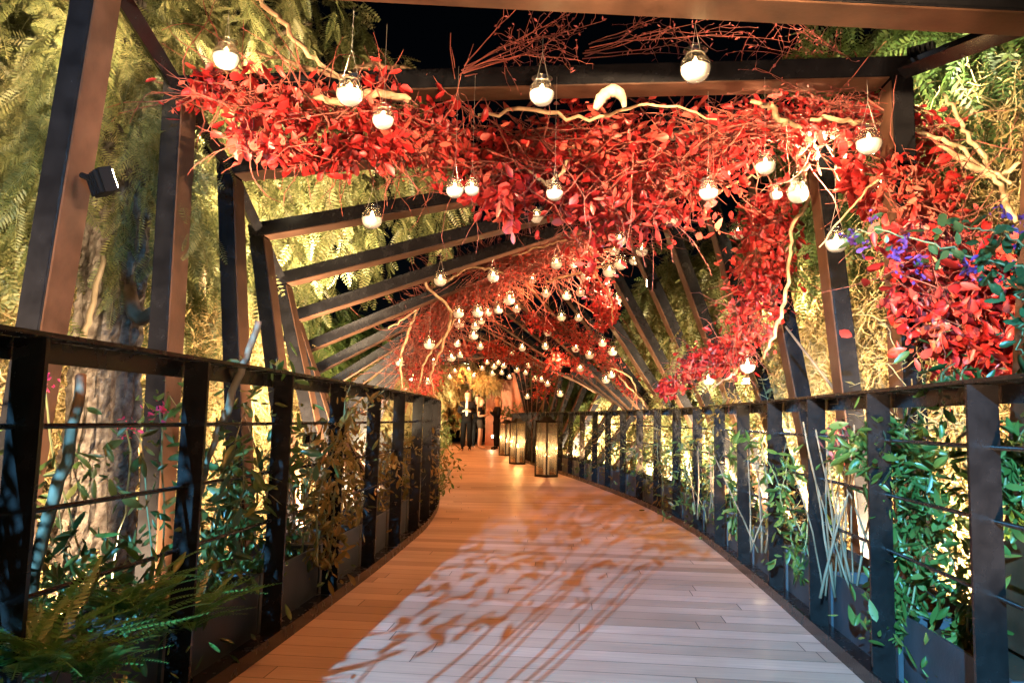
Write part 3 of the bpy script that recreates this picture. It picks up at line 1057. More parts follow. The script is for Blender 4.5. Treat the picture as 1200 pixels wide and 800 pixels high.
# ------------------------------------------------------------------ floor lanterns
def floor_lantern(label, px, py, Y, h, w, rz):
    c = at(px, py, Y)
    t = thing('floor_lantern', label, 'lantern', (c[0], c[1], 0.0), rz, 'floor lanterns along the right edge of the walkway')
    fr = MB()
    p = .022
    fr.box((0, 0, .02), (w, w, .04))
    fr.box((0, 0, h - .02), (w, w, .035))
    for sx in (-1, 1):
        for sy in (-1, 1):
            fr.box((sx * (w - p) / 2, sy * (w - p) / 2, h / 2), (p, p, h - .078))
    fr.build('frame', M['lframe'], t, origin=(0, 0, 0))
    cp = MB()
    cp.box((0, 0, h + .010), (w * .62, w * .62, .024))
    cp.box((0, 0, h + .042), (w * .40, w * .40, .04))
    cpo = cp.build('cap', M['lframe'], t, origin=(0, 0, 0))
    hd = MB()
    hd.tube([(w * .17 * math.cos(a), 0, h + .062 + .075 * math.sin(a)) for a in np.linspace(0, math.pi, 11)], .007, 6)
    hd.build('handle', M['lframe'], cpo, smooth=True, origin=(0, 0, 0))
    for k in range(4):
        g = MB()
        g.box((0, w / 2 - .012, h / 2), (w - 2 * p - .004, .004, h - .084), None)
        o = g.build('pane', M['lglass'], t, origin=(0, 0, 0))
        o.rotation_euler = (0, 0, k * math.pi / 2)
    cd = MB()
    cd.lathe([(.001, .041), (.05, .041), (.05, .36), (.042, .366), (.001, .360)], 18)
    cdo = cd.build('candle', M['wax'], t, smooth=False, origin=(0, 0, 0))
    f = MB()
    f.lathe([(.0005, .365), (.012, .378), (.017, .396), (.010, .425), (.0005, .455)], 10)
    f.build('flame', M['flame'], cdo, smooth=True, origin=(0, 0, 0))
    L = bpy.data.lights.new('lantern_light', 'POINT')
    L.energy = 60
    L.color = (1, .55, .22)
    L.shadow_soft_size = .015
    lo = link('lantern_light', L, t)
    lo.location = (0, 0, .49)


floor_lantern('nearest tall glass floor lantern with a lit candle, standing by the right railing', 640, 559, 13.6, .98, .29, R_(43))
floor_lantern('second glass floor lantern along the right edge, behind the nearest one', 606, 544, 17.1, .94, .26, R_(35))
floor_lantern('third and smallest looking floor lantern, closest to the people', 593, 533, 20.8, .90, .28, R_(40))

# ------------------------------------------------------------------ floodlights
def aim(o, frm, to):
    d = Vector(to) - Vector(frm)
    o.rotation_euler = d.to_track_quat('-Z', 'Y').to_euler()


def spot(parent, loc, to, energy, col, size=R_(90), blend=.6, soft=.04):
    L = bpy.data.lights.new('flood_beam', 'SPOT')
    L.energy = energy
    L.color = col
    L.spot_size = size
    L.spot_blend = blend
    L.shadow_soft_size = soft
    o = link('flood_beam', L, parent)
    return o


WARM = (1, .56, .20)
AMBER = (1, .73, .44)


def floodlight(label, loc, to, energy, col, size=R_(100), mount=None, sz=1.0, soft=.04, blend=.7, sticker=False):
    t = thing('floodlight', label, 'floodlight', tuple(loc), group='small floodlights')
    d = Vector(to) - Vector(loc)
    qr = d.to_track_quat('-Z', 'Y')
    t.rotation_euler = qr.to_euler()
    b = MB()
    b.box((0, 0, .035 * sz), (.14 * sz, .10 * sz, .05 * sz))
    for i in range(5):
        b.box(((i - 2) * .026 * sz, 0, .068 * sz), (.006 * sz, .09 * sz, .018 * sz))
    ho = b.build('housing', M['black'], t, origin=(0, 0, 0))
    g = MB()
    g.box((0, 0, .006 * sz), (.115 * sz, .075 * sz, .006 * sz))
    g.build('lens', M['lamp'], ho, origin=(0, 0, 0))
    if sticker:
        s_ = MB()
        s_.box((0, .052 * sz, .036 * sz), (.06 * sz, .004, .024 * sz))
        s_.build('sticker', M['sticker'], ho, origin=(0, 0, 0))
    inv = (Matrix.Translation(Vector(loc)) @ qr.to_matrix().to_4x4()).inverted()
    if mount is not None:
        m_ = MB()
        m_.tube([np.array(loc) + np.array(d.normalized()) * -.05 * sz, np.array(mount)], .012, 6)
        m_.build('bracket', M['black'], t, inv=inv)
    o = spot(t, loc, to, energy, col, size, blend, soft)
    o.location = (0, 0, -(soft + .012))
    return t


pA = at(131, 212, 3.12)
floodlight('black floodlight bracketed to the inside of the front frame on the left', pA, at(560, 150, 4.5), 420, (1, .58, .34), R_(110), at(95, 205, 3.1), sticker=True)
pB = at(1030, 212, 4.05)
floodlight('black floodlight on the second frame at the upper right', pB, at(700, 180, 4.6), 1000, (1, .58, .34), R_(120), at(1064, 205, 4.05))
pC = at(759, 333, 7.6)
floodlight('small black floodlight on a slanted post in the middle of the right side', pC, at(560, 345, 8.4), 1100, (1, .58, .34), R_(110), at(775, 325, 7.7))
pD = at(662, 433, 12.6)
floodlight('far black floodlight above the railing near the distant garland', pD, at(590, 415, 14.2), 160, (1, .5, .22), R_(120), at(672, 428, 12.8))

# ground floods that light the trees on both sides
gl_l = [(1.75, (-4.6, 3.6, 2.0), 2400), (3.55, (-4.8, 4.1, 1.0), 1300), (5.7, (-4.4, 7.2, 2.6), 3400), (6.7, (-5.0, 9.4, 2.4), 3800), (10.1, (-5.5, 13.0, 3.4), 4200), (15.2, (-6, 18, 3), 4000)]
gl_l = [(tuple(onpath(y, -1.78, .10)), to, e) for y, to, e in gl_l]
gl_r = [(1.75, (4.2, 3.6, 1.4), 2100), (4.0, (4.6, 6.4, 1.8), 3200), (6.7, (5.0, 9.6, 2.2), 5200), (8.6, (4.6, 11, 2.8), 4500), (10.9, (5, 14, 2.4), 6500), (15.2, (4, 19, 2.4), 5000)]
gl_r = [(tuple(onpath(y, 1.78, .10)), to, e) for y, to, e in gl_r]
for side, lst in (('left', gl_l), ('right', gl_r)):
    for k, (p, to, e) in enumerate(lst):
        floodlight('ground floodlight among the plants outside the %s railing, %s from the front' % (side, ORD[k]), p, to, e, AMBER if side == 'left' else (1, .75, .46), R_(125), None, 1.1, .06, .8)
fp = at(362, 512, 4.9)
floodlight('bright bare spotlight glowing behind the left railing posts', fp, at(300, 300, 7.2), 90, (1, .74, .42), R_(110), None, .55)
fp = at(876, 446, 8.4)
floodlight('bright spotlight glowing beyond the right posts under a low candle jar', fp, at(700, 470, 6.2), 70, (1, .74, .42), R_(110), None, .8)
fp = at(578, 511, 25)
floodlight('small spotlight glowing on the floor behind the people', fp, fp + np.array([.05, -1.0, .2]), 30, (1, .7, .35), R_(120), None, 1.0)

for k, (p, to, e) in enumerate(((corner(4.9, 0) + np.array([-.12, 0, .15]), (-4.2, 9.0, 5.0), 3000), (corner(8.5, 0) + np.array([-.15, 0, .15]), (-4.0, 12.5, 6.0), 6500))):  # roof corner lamps added to brighten the tree crowns
    floodlight('added floodlight on the outer left roof corner aimed at the trees, %s from the front' % ORD[k], p, to, e, AMBER, R_(115), None, .9, .06, .8)
floodlight('added floodlight on the outer right roof corner aimed at the trees', corner(4.0, 1) + np.array([.15, 0, .1]), (4.8, 6.5, 3.4), 220, (.95, .85, .55), R_(115), None, .9, .06, .8)  # extra lamp added for the trees at the upper right

floodlight('added floodlight on the front left roof corner aimed at the near trees', corner(2.97, 0) + np.array([-.14, 0, .1]), (-4.0, 5.6, 3.4), 520, AMBER, R_(120), None, .9, .06, .8)  # another added lamp, lifts the near left trees
floodlight('added unseen deck uplight behind the viewer aimed at the front garland', (.1, -.9, .12), (.15, 4.2, 2.55), 750, (1, .62, .36), R_(54), None, 1.0, .05, .7)  # unseen lamp added to brighten the front garland
floodlight('added unseen deck uplight behind the viewer on the right aimed at the red column', (.9, .1, .12), (1.85, 3.6, 1.9), 1000, (1, .66, .42), R_(40), None, 1.0, .05, .7)  # unseen lamp added to brighten the right red column

floodlight('ground floodlight between the two farthest pale trees', (-2.7, 24.2, .1), (-2.2, 28.0, 2.4), 7000, (1, .80, .45), R_(125), None, 1.0, .06, .8)
floodlight('ground floodlight under the pale glowing tree at the far end', (-2.75, 20.6, .05), (-2.8, 22.6, 2.6), 3500, (1, .80, .45), R_(120), None, 1.0, .06, .8)

for k, (Y, e) in enumerate(((6.4, 130), (9.4, 200), (12.6, 240), (16.0, 240))):  # hidden uplights added to light the undersides of beams and garlands
    p = onpath(Y, 1.47, .36)
    floodlight('added small uplight hidden in the right planters, %s from the front' % ORD[k], p, onpath(Y + .9, -1.2, 2.9), e, (1, .55, .25), R_(120), None, .35, .03, .8)

floodlight('added unseen floodlight under the roof before the front frame, aimed at the right thicket', (-.5, 1.7, 2.5), (3.3, 5.9, 1.7), 2600, (1, .70, .40), R_(62), None, .8, .04, .7)  # lamp added above the view to front-light the right thicket
floodlight('added unseen floodlight under the roof before the front frame, aimed at the left trees', (.7, 1.7, 2.5), (-3.4, 6.3, 2.1), 1000, (1, .72, .44), R_(52), None, .8, .04, .7)  # its unseen counterpart, added for the left trees

for k, (Y, z, e) in enumerate(((7.2, 2.1, 1500), (9.9, 1.9, 1900))):  # lamps added to light the trees behind the right ribs
    p = onpath(Y, 1.95, z)
    floodlight('added floodlight outside the slanted right frames aimed at the trees, %s from the front' % ORD[k], p, p + np.array([2.2, 2.6, .7]), e, (1, .71, .38), R_(120), None, .6, .05, .8)

# red wash on the walkway from downlights added under the roof frames
for k, (Y, e) in enumerate(((1.2, 90), (2.55, 135), (5.8, 190), (8.5, 270), (12.1, 380), (15.7, 560), (19.3, 520), (22.9, 420), (26.2, 650))):
    c_ = onpath(Y, -1.0 if Y < 4 else -.2, 0)
    z = min(ceil_z(c_[0], c_[1]), 3.4) - .12
    t = floodlight('added downlight under the roof, %s from the front' % ORD[k], (c_[0], c_[1], z), (c_[0] + .1, c_[1] + .8, 0), e, (1, .31, .085), R_(120 if Y < 4 else 165), None, .5, .08)

# cool white stage flood behind the viewer, outside the right railing
CL = np.array([-2.75, -6.2, 3.7])
floodlight('cool white floodlight on the left behind the viewer', CL, (0.8, 4.3, 0), 28500, (.16, .55, 1.0), R_(25), None, 1.6, .020, .6)
floodlight('added unseen blue floodlight behind the viewer aimed at the front left posts', (-.4, .1, 2.35), (-1.95, 3.1, 1.85), 1100, (.12, .52, 1.0), R_(40), None, 1.2, .05, .7)  # unseen lamp added to turn the front left posts blue
floodlight('added unseen small white floodlight behind the viewer aimed at the ferns', (.3, -.9, 2.0), (-1.15, 2.15, .15), 75, (.75, 1.0, .7), R_(42), None, .8, .03, .7)  # unseen lamp added to lift the dark ferns

# ------------------------------------------------------------------ climbers, ferns, canes
def climber(label, px, Y, z0, z1, n, size, mat, width=.10, off=0, name='climbing_plant', lean=0.0, tv=None):
    """leafy vine climbing from the planter; px = photo column at mid height"""
    yc = at(px, 480, Y)
    t = thing(name, label, 'plant', (yc[0], yc[1], z0), group='climbing plants on the railings')
    b, l = MB(), MB()
    P, O = [], []
    for k in range(3):
        p = np.array([yc[0] + RNG.normal() * width * .4, yc[1] + RNG.normal() * width * .4, z0])
        m = wander(p, (lean, 0, 1), 12, (z1 - z0) / 12 * RNG.uniform(.75, 1.05), .16, -.05)
        b.tube(m, np.linspace(.006, .002, len(m)), 5, cap=False)
        P.append(m)
    P = np.concatenate(P)
    n = int(n * (2.3 if 'thick' in label or 'tuft' in label else 2.0))
    size = size * .8
    Q = P[RNG.integers(len(P), size=n)] + RNG.normal(size=(n, 3)) * np.array([width, width, .05]) * RNG.choice([.45, 1.0], size=(n, 1))
    leaf_cloud(l, Q, size, LANCE_V if tv is None else tv, LEAF_F, .75)
    b.build('stem', M['stem'], t, smooth=True)
    l.build('leaves', mat, t, smooth=True)
    return t


climber('tall leafy climber behind the third left railing post', 315, 3.7, .25, 1.25, 170, .10, M['climb'], .08)
climber('bushy vine leaning over the handrail and post on the left', 375, 4.15, .25, 1.42, 150, .085, M['autumn'], .09)
climber('hanging vine covering the fourth left post from rail to floor', 392, 4.2, .2, 1.1, 190, .085, M['autumn'], .08)
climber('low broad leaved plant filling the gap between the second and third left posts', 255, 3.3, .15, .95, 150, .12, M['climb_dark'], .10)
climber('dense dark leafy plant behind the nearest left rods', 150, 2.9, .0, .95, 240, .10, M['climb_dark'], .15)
climber('pale leaved plant at the left photo edge beside a grey stake', 60, 2.3, .05, .75, 110, .11, M['climb'], .13)
climber('leafy plant with tiny leaves at the foot of the left railing', 90, 2.1, -.1, .42, 330, .055, M['fern'], .11)
for k, (px, Y, n) in enumerate(((340, 4.3, 120), (425, 5.2, 150), (447, 6.1, 170), (470, 6.9, 170), (490, 7.8, 170), (505, 8.8, 160))):
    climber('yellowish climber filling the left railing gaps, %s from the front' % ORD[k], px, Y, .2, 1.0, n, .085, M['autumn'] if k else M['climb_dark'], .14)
climber('vine twining over the last visible post of the left railing', 522, 9.9, .1, 1.15, 170, .09, M['climb'], .09)

climber('thick green climber arching beside the nearest right planter, left half', 1052, 3.1, .2, 1.08, 260, .095, M['climb'], .075)
climber('thick green climber arching beside the nearest right planter, right half', 1105, 2.8, .05, 1.0, 240, .095, M['climb'], .07)
climber('leaf tuft crowning the green arch at the third right rod', 1030, 3.2, .82, 1.06, 130, .10, M['climb'], .09)
climber('bright green tuft at the far right just under the handrail', 1195, 2.6, .78, 1.05, 120, .085, M['climb'], .06)
climber('narrow green climber on the fourth right post', 937, 4.4, .2, 1.0, 130, .10, M['climb'], .06)
climber('heart leaved climber on the sixth right post', 865, 5.9, .25, 1.0, 110, .11, M['climb'], .07)
climber('reddish leaved sprig near the handrail behind the third right post', 985, 3.9, .85, 1.05, 45, .08, M['bud'], .07)
for k, (px, Y, n) in enumerate(((910, 5.1, 70), (845, 6.7, 150), (820, 7.6, 150), (795, 8.5, 170), (770, 9.4, 160), (745, 10.4, 160), (722, 11.4, 150), (702, 12.4, 150), (682, 13.4, 140))):
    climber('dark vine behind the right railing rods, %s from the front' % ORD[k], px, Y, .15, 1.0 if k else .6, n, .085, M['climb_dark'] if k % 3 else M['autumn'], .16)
climber('tangled vine sprig reaching over the right handrail in the middle', 838, 6.4, .9, 1.3, 60, .08, M['autumn'], .10)
climber('green sprig sprouting over the nearest right handrail', 1120, 2.75, 1.1, 1.28, 40, .08, M['climb'], .08)


def canes(label, px, Y, n, h, spread, r):
    c = at(px, 520, Y)
    t = thing('cane_bundle', label, 'canes', (c[0], c[1], .05), group='dry canes in the planters')
    b = MB()
    for k in range(n):
        p = np.array([c[0] + RNG.normal() * spread, c[1] + RNG.normal() * .06, .2])
        m = wander(p, (RNG.normal() * .16, RNG.normal() * .1, 1), 6, h / 6 * RNG.uniform(.7, 1.1), .04)
        b.tube(m, np.linspace(r * RNG.uniform(.6, 1.2), r * .5, len(m)), 6)
    b.build('stalks', M['bamboo'], t, smooth=True)


canes('pale dry stalks standing in the second right planter', 990, 3.75, 16, .8, .07, .007)
canes('grey dry stalks standing behind the fourth right post', 900, 4.95, 10, .75, .07, .007)
canes('short dry stalks between the sixth and seventh right posts', 832, 6.6, 8, .7, .08, .007)
canes('dry stalks in the planter behind the fourth left post', 350, 4.7, 8, .75, .07, .008)


def stake(label, pts, r, mat='bamboo', name='garden_stake'):
    p = np.array([at(*q) for q in pts])
    m = smooth_path(p, 14)
    m[1:-1] += RNG.normal(size=(12, 3)) * .004
    b = MB()
    b.tube(m, np.linspace(r, r * .8, 14), 9)
    o = b.build(name, M[mat], None, smooth=True, origin=tuple(m[0]))
    o.location = tuple(m[0])
    tag(o, label, 'stake', 'wooden stakes by the left railing')


stake('broken pale stake leaning right behind the third left post', [(255, 510, 3.1), (276, 450, 3.1), (303, 376, 3.1)], .017)
stake('thin upright stake beside the rough tree trunk on the left', [(97, 400, 4.2), (108, 360, 4.2), (121, 300, 4.2)], .018)
stake('knobbly grey stick standing behind the nearest left rods', [(32, 720, 2.2), (50, 620, 2.2), (75, 545, 2.2), (95, 440, 2.3)], .019)
stake('forked stick behind the second left post', [(232, 600, 3.0), (245, 540, 3.0), (262, 480, 3.0)], .012)


def fern(label, p, n, L, seed_up=1.0):
    t = thing('fern', label, 'fern', tuple(p), group='ferns by the left railing')
    b = MB()
    D, N, S, P = [], [], [], []
    for k in range(n):
        a = RNG.uniform(0, 2 * math.pi)
        d = np.array([math.cos(a), math.sin(a), RNG.uniform(.35, 1.2) * seed_up])
        D.append(d)
        N.append(np.array([-math.cos(a) * .6, -math.sin(a) * .6, 1.0]))
        S.append(L * RNG.uniform(.65, 1.15))
        P.append(np.array(p) + RNG.normal(size=3) * .02)
    b.inst(FERN[0], FERN[1], axes(np.array(D), np.array(N), np.array(S)), np.array(P))
    b.build('fronds', M['fern'], t)


fern('bright fern in the lower left corner below the rods', at(45, 775, 1.9), 44, .27)
fern('fern spilling over the kerb between the second and third left posts', at(235, 735, 2.75) + np.array([-.05, 0, 0]), 34, .32)
fern('fern rising beside the second left post', at(150, 715, 2.35), 36, .28)
fern('small fern in shade at the bottom edge on the left', at(110, 790, 2.0), 30, .24)
for k, (px, py, Y) in enumerate(((52, 450, 2.9), (187, 480, 3.2), (148, 502, 3.4))):
    c = at(px, py, Y)
    b = MB()
    leaf_cloud(b, c + RNG.normal(size=(26, 3)) * .026, .026, LEAF_V, LEAF_F, .2)
    t = thing('pink_blossom', ('pink blossom cluster behind the nearest left post', 'pink blossom cluster beside the second left post', 'dark pink blossom against the rough tree trunk')[k],
              'flowers', tuple(c), group='pink blossoms by the left railing')
    b.build('petals', M['pink'], t, smooth=True)
    b = MB()
    b.tube(wander(c, (.1, .2, -1), 8, .1, .1), .004, 5)
    b.build('stem', M['stem'], t)

# flowering vine on the right, reaching in from beside the viewer
t = thing('flowering_vine', 'vine with blue green leaves and purple flowers reaching in from the right photo edge', 'vine', tuple(at(1230, 330, 2.5)))
sp_ = [[(1260, 345, 2.3), (1200, 315, 2.45), (1140, 300, 2.5), (1080, 285, 2.55), (1030, 270, 2.6), (982, 274, 2.65)],
       [(1250, 310, 2.3), (1200, 285, 2.4), (1150, 268, 2.5), (1110, 262, 2.6)],
       [(1250, 350, 2.3), (1200, 350, 2.4), (1180, 330, 2.45), (1150, 310, 2.5)], [(1240, 300, 2.3), (1205, 370, 2.4), (1193, 420, 2.4)]]
b, l, f = MB(), MB(), MB()
for s_ in sp_:
    m = smooth_path([at(*q) for q in s_], 24)
    m += RNG.normal(size=m.shape) * .008
    b.tube(m, np.linspace(.006, .002, len(m)), 5)
    idx = RNG.integers(len(m), size=50)
    leaf_cloud(l, m[idx] + RNG.normal(size=(50, 3)) * .032, .056, LEAF_V, LEAF_F, .6)
for (px, py) in ((988, 275), (1000, 279), (1014, 287), (1019, 255), (1048, 299), (1055, 312), (1062, 275), (1073, 302), (1078, 310), (1046, 297), (1137, 312), (1145, 322),
                 (1180, 310), (1172, 250), (1185, 273), (1165, 325), (1130, 316), (1192, 290), (1060, 290), (1078, 318), (1198, 258)):
    c = at(px + RNG.normal() * 2, py + RNG.normal() * 2, 2.5)
    leaf_cloud(f, c + RNG.normal(size=(8, 3)) * .009, .026, LEAF_V, LEAF_F, .1)
b.build('stem', M['stem'], t, smooth=True)
l.build('leaves', M['vineleaf'], t, smooth=True)
f.build('flowers', M['purple'], t, smooth=True)

# unseen bush added beside the viewer, leaves set in the cool beam to shade the walkway
t = thing('shade_bush', 'unseen leafy bush added beside the viewer to shade the walkway', 'bush', (-1.3, -.4, 1.0))
b, l = MB(), MB()
targets = []
for k in range(150):
    T = np.array([RNG.uniform(-1.3, 1.7), RNG.uniform(2.6, 10.5), 0])
    if T[1] < 3.1 + (T[0] + 1.1) * 1.35 + RNG.normal() * .3:
        continue
    fr = (RNG.uniform(-.75, -.05) - CL[1]) / (T[1] - CL[1])
    targets.append(CL + fr * (T - CL))
for T in [(RNG.uniform(-1.3, -.9), RNG.uniform(3.4, 9), RNG.uniform(.62, 1.3)) for _ in range(55)] + [(-1.38, 2.2, .2 + .1 * _) for _ in range(9)] + [(-.9, 3.3, 0), (-.75, 3.0, 0), (-.3, 3.75, 0), (.1, 4.4, 0), (.35, 4.9, 0), (.6, 5.4, 0)]:
    targets.append(CL + (-.35 - CL[1]) / (T[1] - CL[1]) * (np.array(T) - CL))
for c in targets:
    m = wander(c, np.array([.35, 0, .15]) + RNG.normal(size=3) * .35, 6, .03, .18, .03)
    b.tube(m, np.linspace(.0045, .002, len(m)), 5, cap=False)
    leaf_cloud(l, m[RNG.integers(len(m), size=18)] + RNG.normal(size=(18, 3)) * .035, .062, LANCE_V, LEAF_F, .3)
root = np.array([-1.42, -.6, .3])
for c in targets[::12]:
    m = smooth_path([root, root * .5 + c * .5 + np.array([.12, 0, .15]), c], 8)
    b.tube(m, np.linspace(.008, .003, 8), 6, cap=False)
b.build('stems', M['stem'], t, smooth=True)
l.build('leaves', M['vineleaf'], t, smooth=True)

# ------------------------------------------------------------------ trees
def bark_trunk(t, pts, radii, mat, ridged=False, nseg=60, nr=28):
    p = smooth_path(np.array([list(q) + [r] for q, r in zip(pts, radii)]), nseg if ridged else 16)
    b = MB()
    if not ridged:
        b.tube(p[:, :3], p[:, 3], 10)
    else:
        tmp = MB()
        tmp.tube(p[:, :3], p[:, 3], nr, cap=False)
        v = tmp.v[0].reshape(nseg, nr, 3)
        cen = p[:, None, :3]
        ph = RNG.uniform(0, 6, 5)
        a = np.arange(nr)[None, :] / nr * 2 * np.pi
        s = np.arange(nseg)[:, None] / nseg * 40
        rid = np.sin(11 * a + .55 * np.sin(.9 * s + ph[0]) + 1.1 * np.sin(.33 * s + ph[1]))
        rid2 = np.sin(19 * a + 1.2 * np.sin(1.7 * s + ph[2]) + 2.0 * np.sin(.6 * s + 2 * a))
        brk = np.sin(3.1 * s + 3 * np.sin(4 * a + ph[3]) + 2 * np.sin(7 * a))
        d = .07 * np.sign(rid) * np.abs(rid) ** .5 + .06 * np.sign(rid2) * np.abs(rid2) ** .6 + .035 * brk + .08 * np.sin(2 * a + .2 * s) + RNG.normal(size=(nseg, nr)) * .028
        v = cen + (v - cen) * (1 + d[..., None])
        tmp.v[0] = v.reshape(-1, 3)
        b.add(tmp.v[0], {4: tmp.f[4][0]})
    return b.build('trunk', mat, t, smooth=not ridged)


def tree_trunk(root, x, y, h, r, mat, lean=(0, 0), limbs=4, span=1.2):
    z0 = terrain_z(x, y) - .1
    pts = [(x, y, z0), (x + lean[0] * .3, y + lean[1] * .3, z0 + (h - z0) * .35), (x + lean[0], y + lean[1], h)]
    bark_trunk(root, pts, [r * 1.25, r, r * .55], mat)
    b = MB()
    top_ = np.array(pts[-1])
    for k in range(limbs):
        a = k / limbs * 2 * math.pi + RNG.uniform(-.4, .4)
        m = wander(top_ - np.array([0, 0, .25 * k * .5]), (math.cos(a), math.sin(a), .9), 8, span / 6, .16, .06)
        b.tube(m, np.linspace(r * .5, r * .1, len(m)), 7)
    b.build('limbs', mat, root, smooth=True)


# 1. the big pepper tree with the rough trunk, left
t = thing('pepper_tree', 'large pepper tree with rough grey trunk standing behind the first two left posts', 'tree', (-2.5, 4.7, terrain_z(-2.5, 4.7)))
bark_trunk(t, [(-2.55, 4.7, -1.6), tuple(at(118, 520, 4.7)), tuple(at(125, 400, 4.7)), tuple(at(135, 300, 4.7)), tuple(at(140, 200, 4.7)), tuple(at(135, 90, 4.7)), tuple(at(120, -200, 4.8))],
           [.26, .20, .19, .18, .18, .19, .16], M['bark'], True, 220, 72)
b = MB()
for k in range(6):
    a = RNG.uniform(0, 6.28)
    m = wander(at(130, -150 - 20 * k, 4.8), (math.cos(a), math.sin(a), .8), 10, .3, .15, .05)
    b.tube(m, np.linspace(.11, .02, len(m)), 7)
m = smooth_path([at(140, 300, 4.65), at(160, 372, 4.6), at(190, 355, 4.5)], 8)
b.tube(m, np.linspace(.07, .03, 8), 7)
b.build('limbs', M['bark2'], t, smooth=True)
b = MB()
droop_crown(b, [(-3.3, 4.9, 3.7, .9, .7, .8), (-2.75, 4.7, 3.3, .35, .4, .5), (-3.9, 5.6, 4.6, 1.3, 1.3, 1.2), (-2.9, 6.4, 5.2, 1.0, 1.2, .9), (-2.65, 4.25, 3.3, .3, .25, .3), (-2.5, 4.3, 2.9, .2, .2, .3)], 230, 1.1, FROND_NEAR, .27, .10)
b.build('crown', M['pepper'], t)

# shared crowns for the other pepper trees
def crown_mesh(name, mat, n, length, flen, step, centres, frond=FROND_MID):
    b = MB()
    droop_crown(b, centres, n, length, frond, flen, step)
    return b.mesh(name, mat)


CEN = [(0, 0, 0, 1.3, 1.3, .9), (.7, .3, -.5, .9, .9, .8), (-.6, -.3, -.4, .9, .9, .8), (0, .5, .7, .9, .9, .5)]
CR = [crown_mesh('crown', M['pepper'], 300, 1.25, .26, .11, CEN), crown_mesh('crown', M['pepper'], 280, 1.5, .28, .12, CEN),
      crown_mesh('crown', M['pepper2'], 280, 1.2, .28, .12, CEN), crown_mesh('crown', M['pale'], 240, .9, .28, .12, CEN)]

# dry tangle: curling straw twigs and thin leaves
def tangle_mesh(mat_l, n_twig, n_leaf):
    b, l = MB(), MB()
    cs = [(0, 0, 0, 1.0, .9, 1.1), (.5, .3, -.7, .8, .8, .8), (-.5, 0, .5, .8, .8, .7)]
    P = []
    for k in range(n_twig):
        c = cs[RNG.integers(3)]
        u = rand_dirs(1)[0] * RNG.uniform(.3, 1) ** .5
        p = np.array(c[:3]) + u * np.array(c[3:])
        m = wander(p, RNG.normal(size=3) + np.array([0, 0, -.3]), 9, RNG.uniform(.025, .055), .38, .06)
        b.tube(m, np.linspace(.0045, .0018, len(m)), 3, cap=False)
        P.append(m)
    P = np.concatenate(P)
    leaf_cloud(l, P[RNG.integers(len(P), size=n_leaf)] + RNG.normal(size=(n_leaf, 3)) * .03, .075, SMALL_V * np.array([1, .55, 1]), SMALL_F, .9)
    return b.mesh('twigs', M['drytwig'], True), l.mesh('leaves', mat_l)


TG = [tangle_mesh(M['dry'], 3800, 9000), tangle_mesh(M['dry'], 3200, 12000)]

TREES = [  # kind, x, y, crown z, scale, rz, label
    (0, -3.9, 5.3, 3.1, .95, 0, 'pepper tree filling the left photo edge beyond the first post'),
    (1, -4.9, 7.3, 4.2, 1.25, 1, 'tall pepper tree behind the rough grey trunk'),
    (1, -3.9, 9.2, 4.9, 1.15, 2, 'pepper tree whose crown hangs over the left roof beams'),
    (0, -3.6, 12.2, 6.0, 1.45, 3, 'bright drooping pepper tree standing against the night sky'),
    (0, -4.6, 8.4, 1.9, 1.0, 4, 'low pepper tree lit yellow between the left frame legs'),
    (1, -5.4, 11.2, 2.6, 1.25, 5, 'yellow lit pepper tree seen between the upper left beams'),
    (2, -6.0, 14.5, 3.0, 1.5, .5, 'shadowy green tree seen between the lower left beams'),
    (2, -6.5, 19, 3.4, 1.7, 1.5, 'far green tree beyond the left railing'),
    (1, -8.2, 9.0, 4.2, 1.7, 2.5, 'wide pepper tree at the back of the left slope'),
    (2, -9.5, 14, 4.6, 1.9, 3.5, 'dark tree at the top of the left slope'),
    (2, 3.45, 5.2, 3.9, .95, 4.5, 'pale green pepper tree at the upper right corner'),
    (0, 4.0, 8.4, 2.9, 1.15, 5.5, 'olive pepper tree behind the upper right posts'),
    (1, 4.3, 11.0, 2.7, 1.35, .7, 'yellow green tree behind the slanted posts in the middle'),
    (0, 4.3, 14.6, 2.6, 1.35, 1.7, 'green tree lit through the far slanted posts'),
    (2, 5.2, 19, 3.0, 1.7, 2.7, 'far tree beyond the right railing'),
    (2, 7.6, 8.5, 3.6, 1.7, 3.7, 'large tree at the back of the right slope'),
    (2, 8.0, 14, 3.8, 1.9, 4.7, 'dark tree at the top of the right slope'),
    (3, -3.7, 22.5, 2.5, .75, 5.7, 'pale glowing tree over the people at the far end'),
    (3, -3.6, 18.8, 1.6, .7, .3, 'pale bush beyond the end of the left railing'),
    (3, -3.0, 27.4, 3.1, .62, 2.2, 'pale glowing tree rising right behind the suited person'),
    (3, -2.6, 29.5, 2.3, .95, 4.1, 'pale glowing tree at the very end of the walkway'),
    (3, -1.55, 27.3, 2.35, .36, .9, 'small pale plant drooping in front of the terracotta wall'),
    (0, -3.0, 25, .6, .7, 1.1, 'low lit bush left of the people'),
    (2, 2.5, 27, 2.2, 1.2, 2.1, 'tree to the right of the far terracotta wall'),
    (2, -6.5, 28, 3.0, 1.7, 3.1, 'tree to the left behind the far end'),
]
for kd, x, y, z, sc, rz, lab in TREES:
    t = thing('pepper_tree' if kd < 3 else 'pale_tree', lab, 'tree', (x, y, terrain_z(x, y)), group='trees beside the walkway')
    tree_trunk(t, x, y, z, .09 * sc + .05, M['bark2'], (RNG.normal() * .15, RNG.normal() * .15), 4, 1.1 * sc)
    o = link('crown', CR[kd], t)
    o.location = (.7 if kd == 3 else 0, 0, z - t.location.z)
    o.scale = (sc, sc, sc)
    o.rotation_euler = (0, 0, rz)

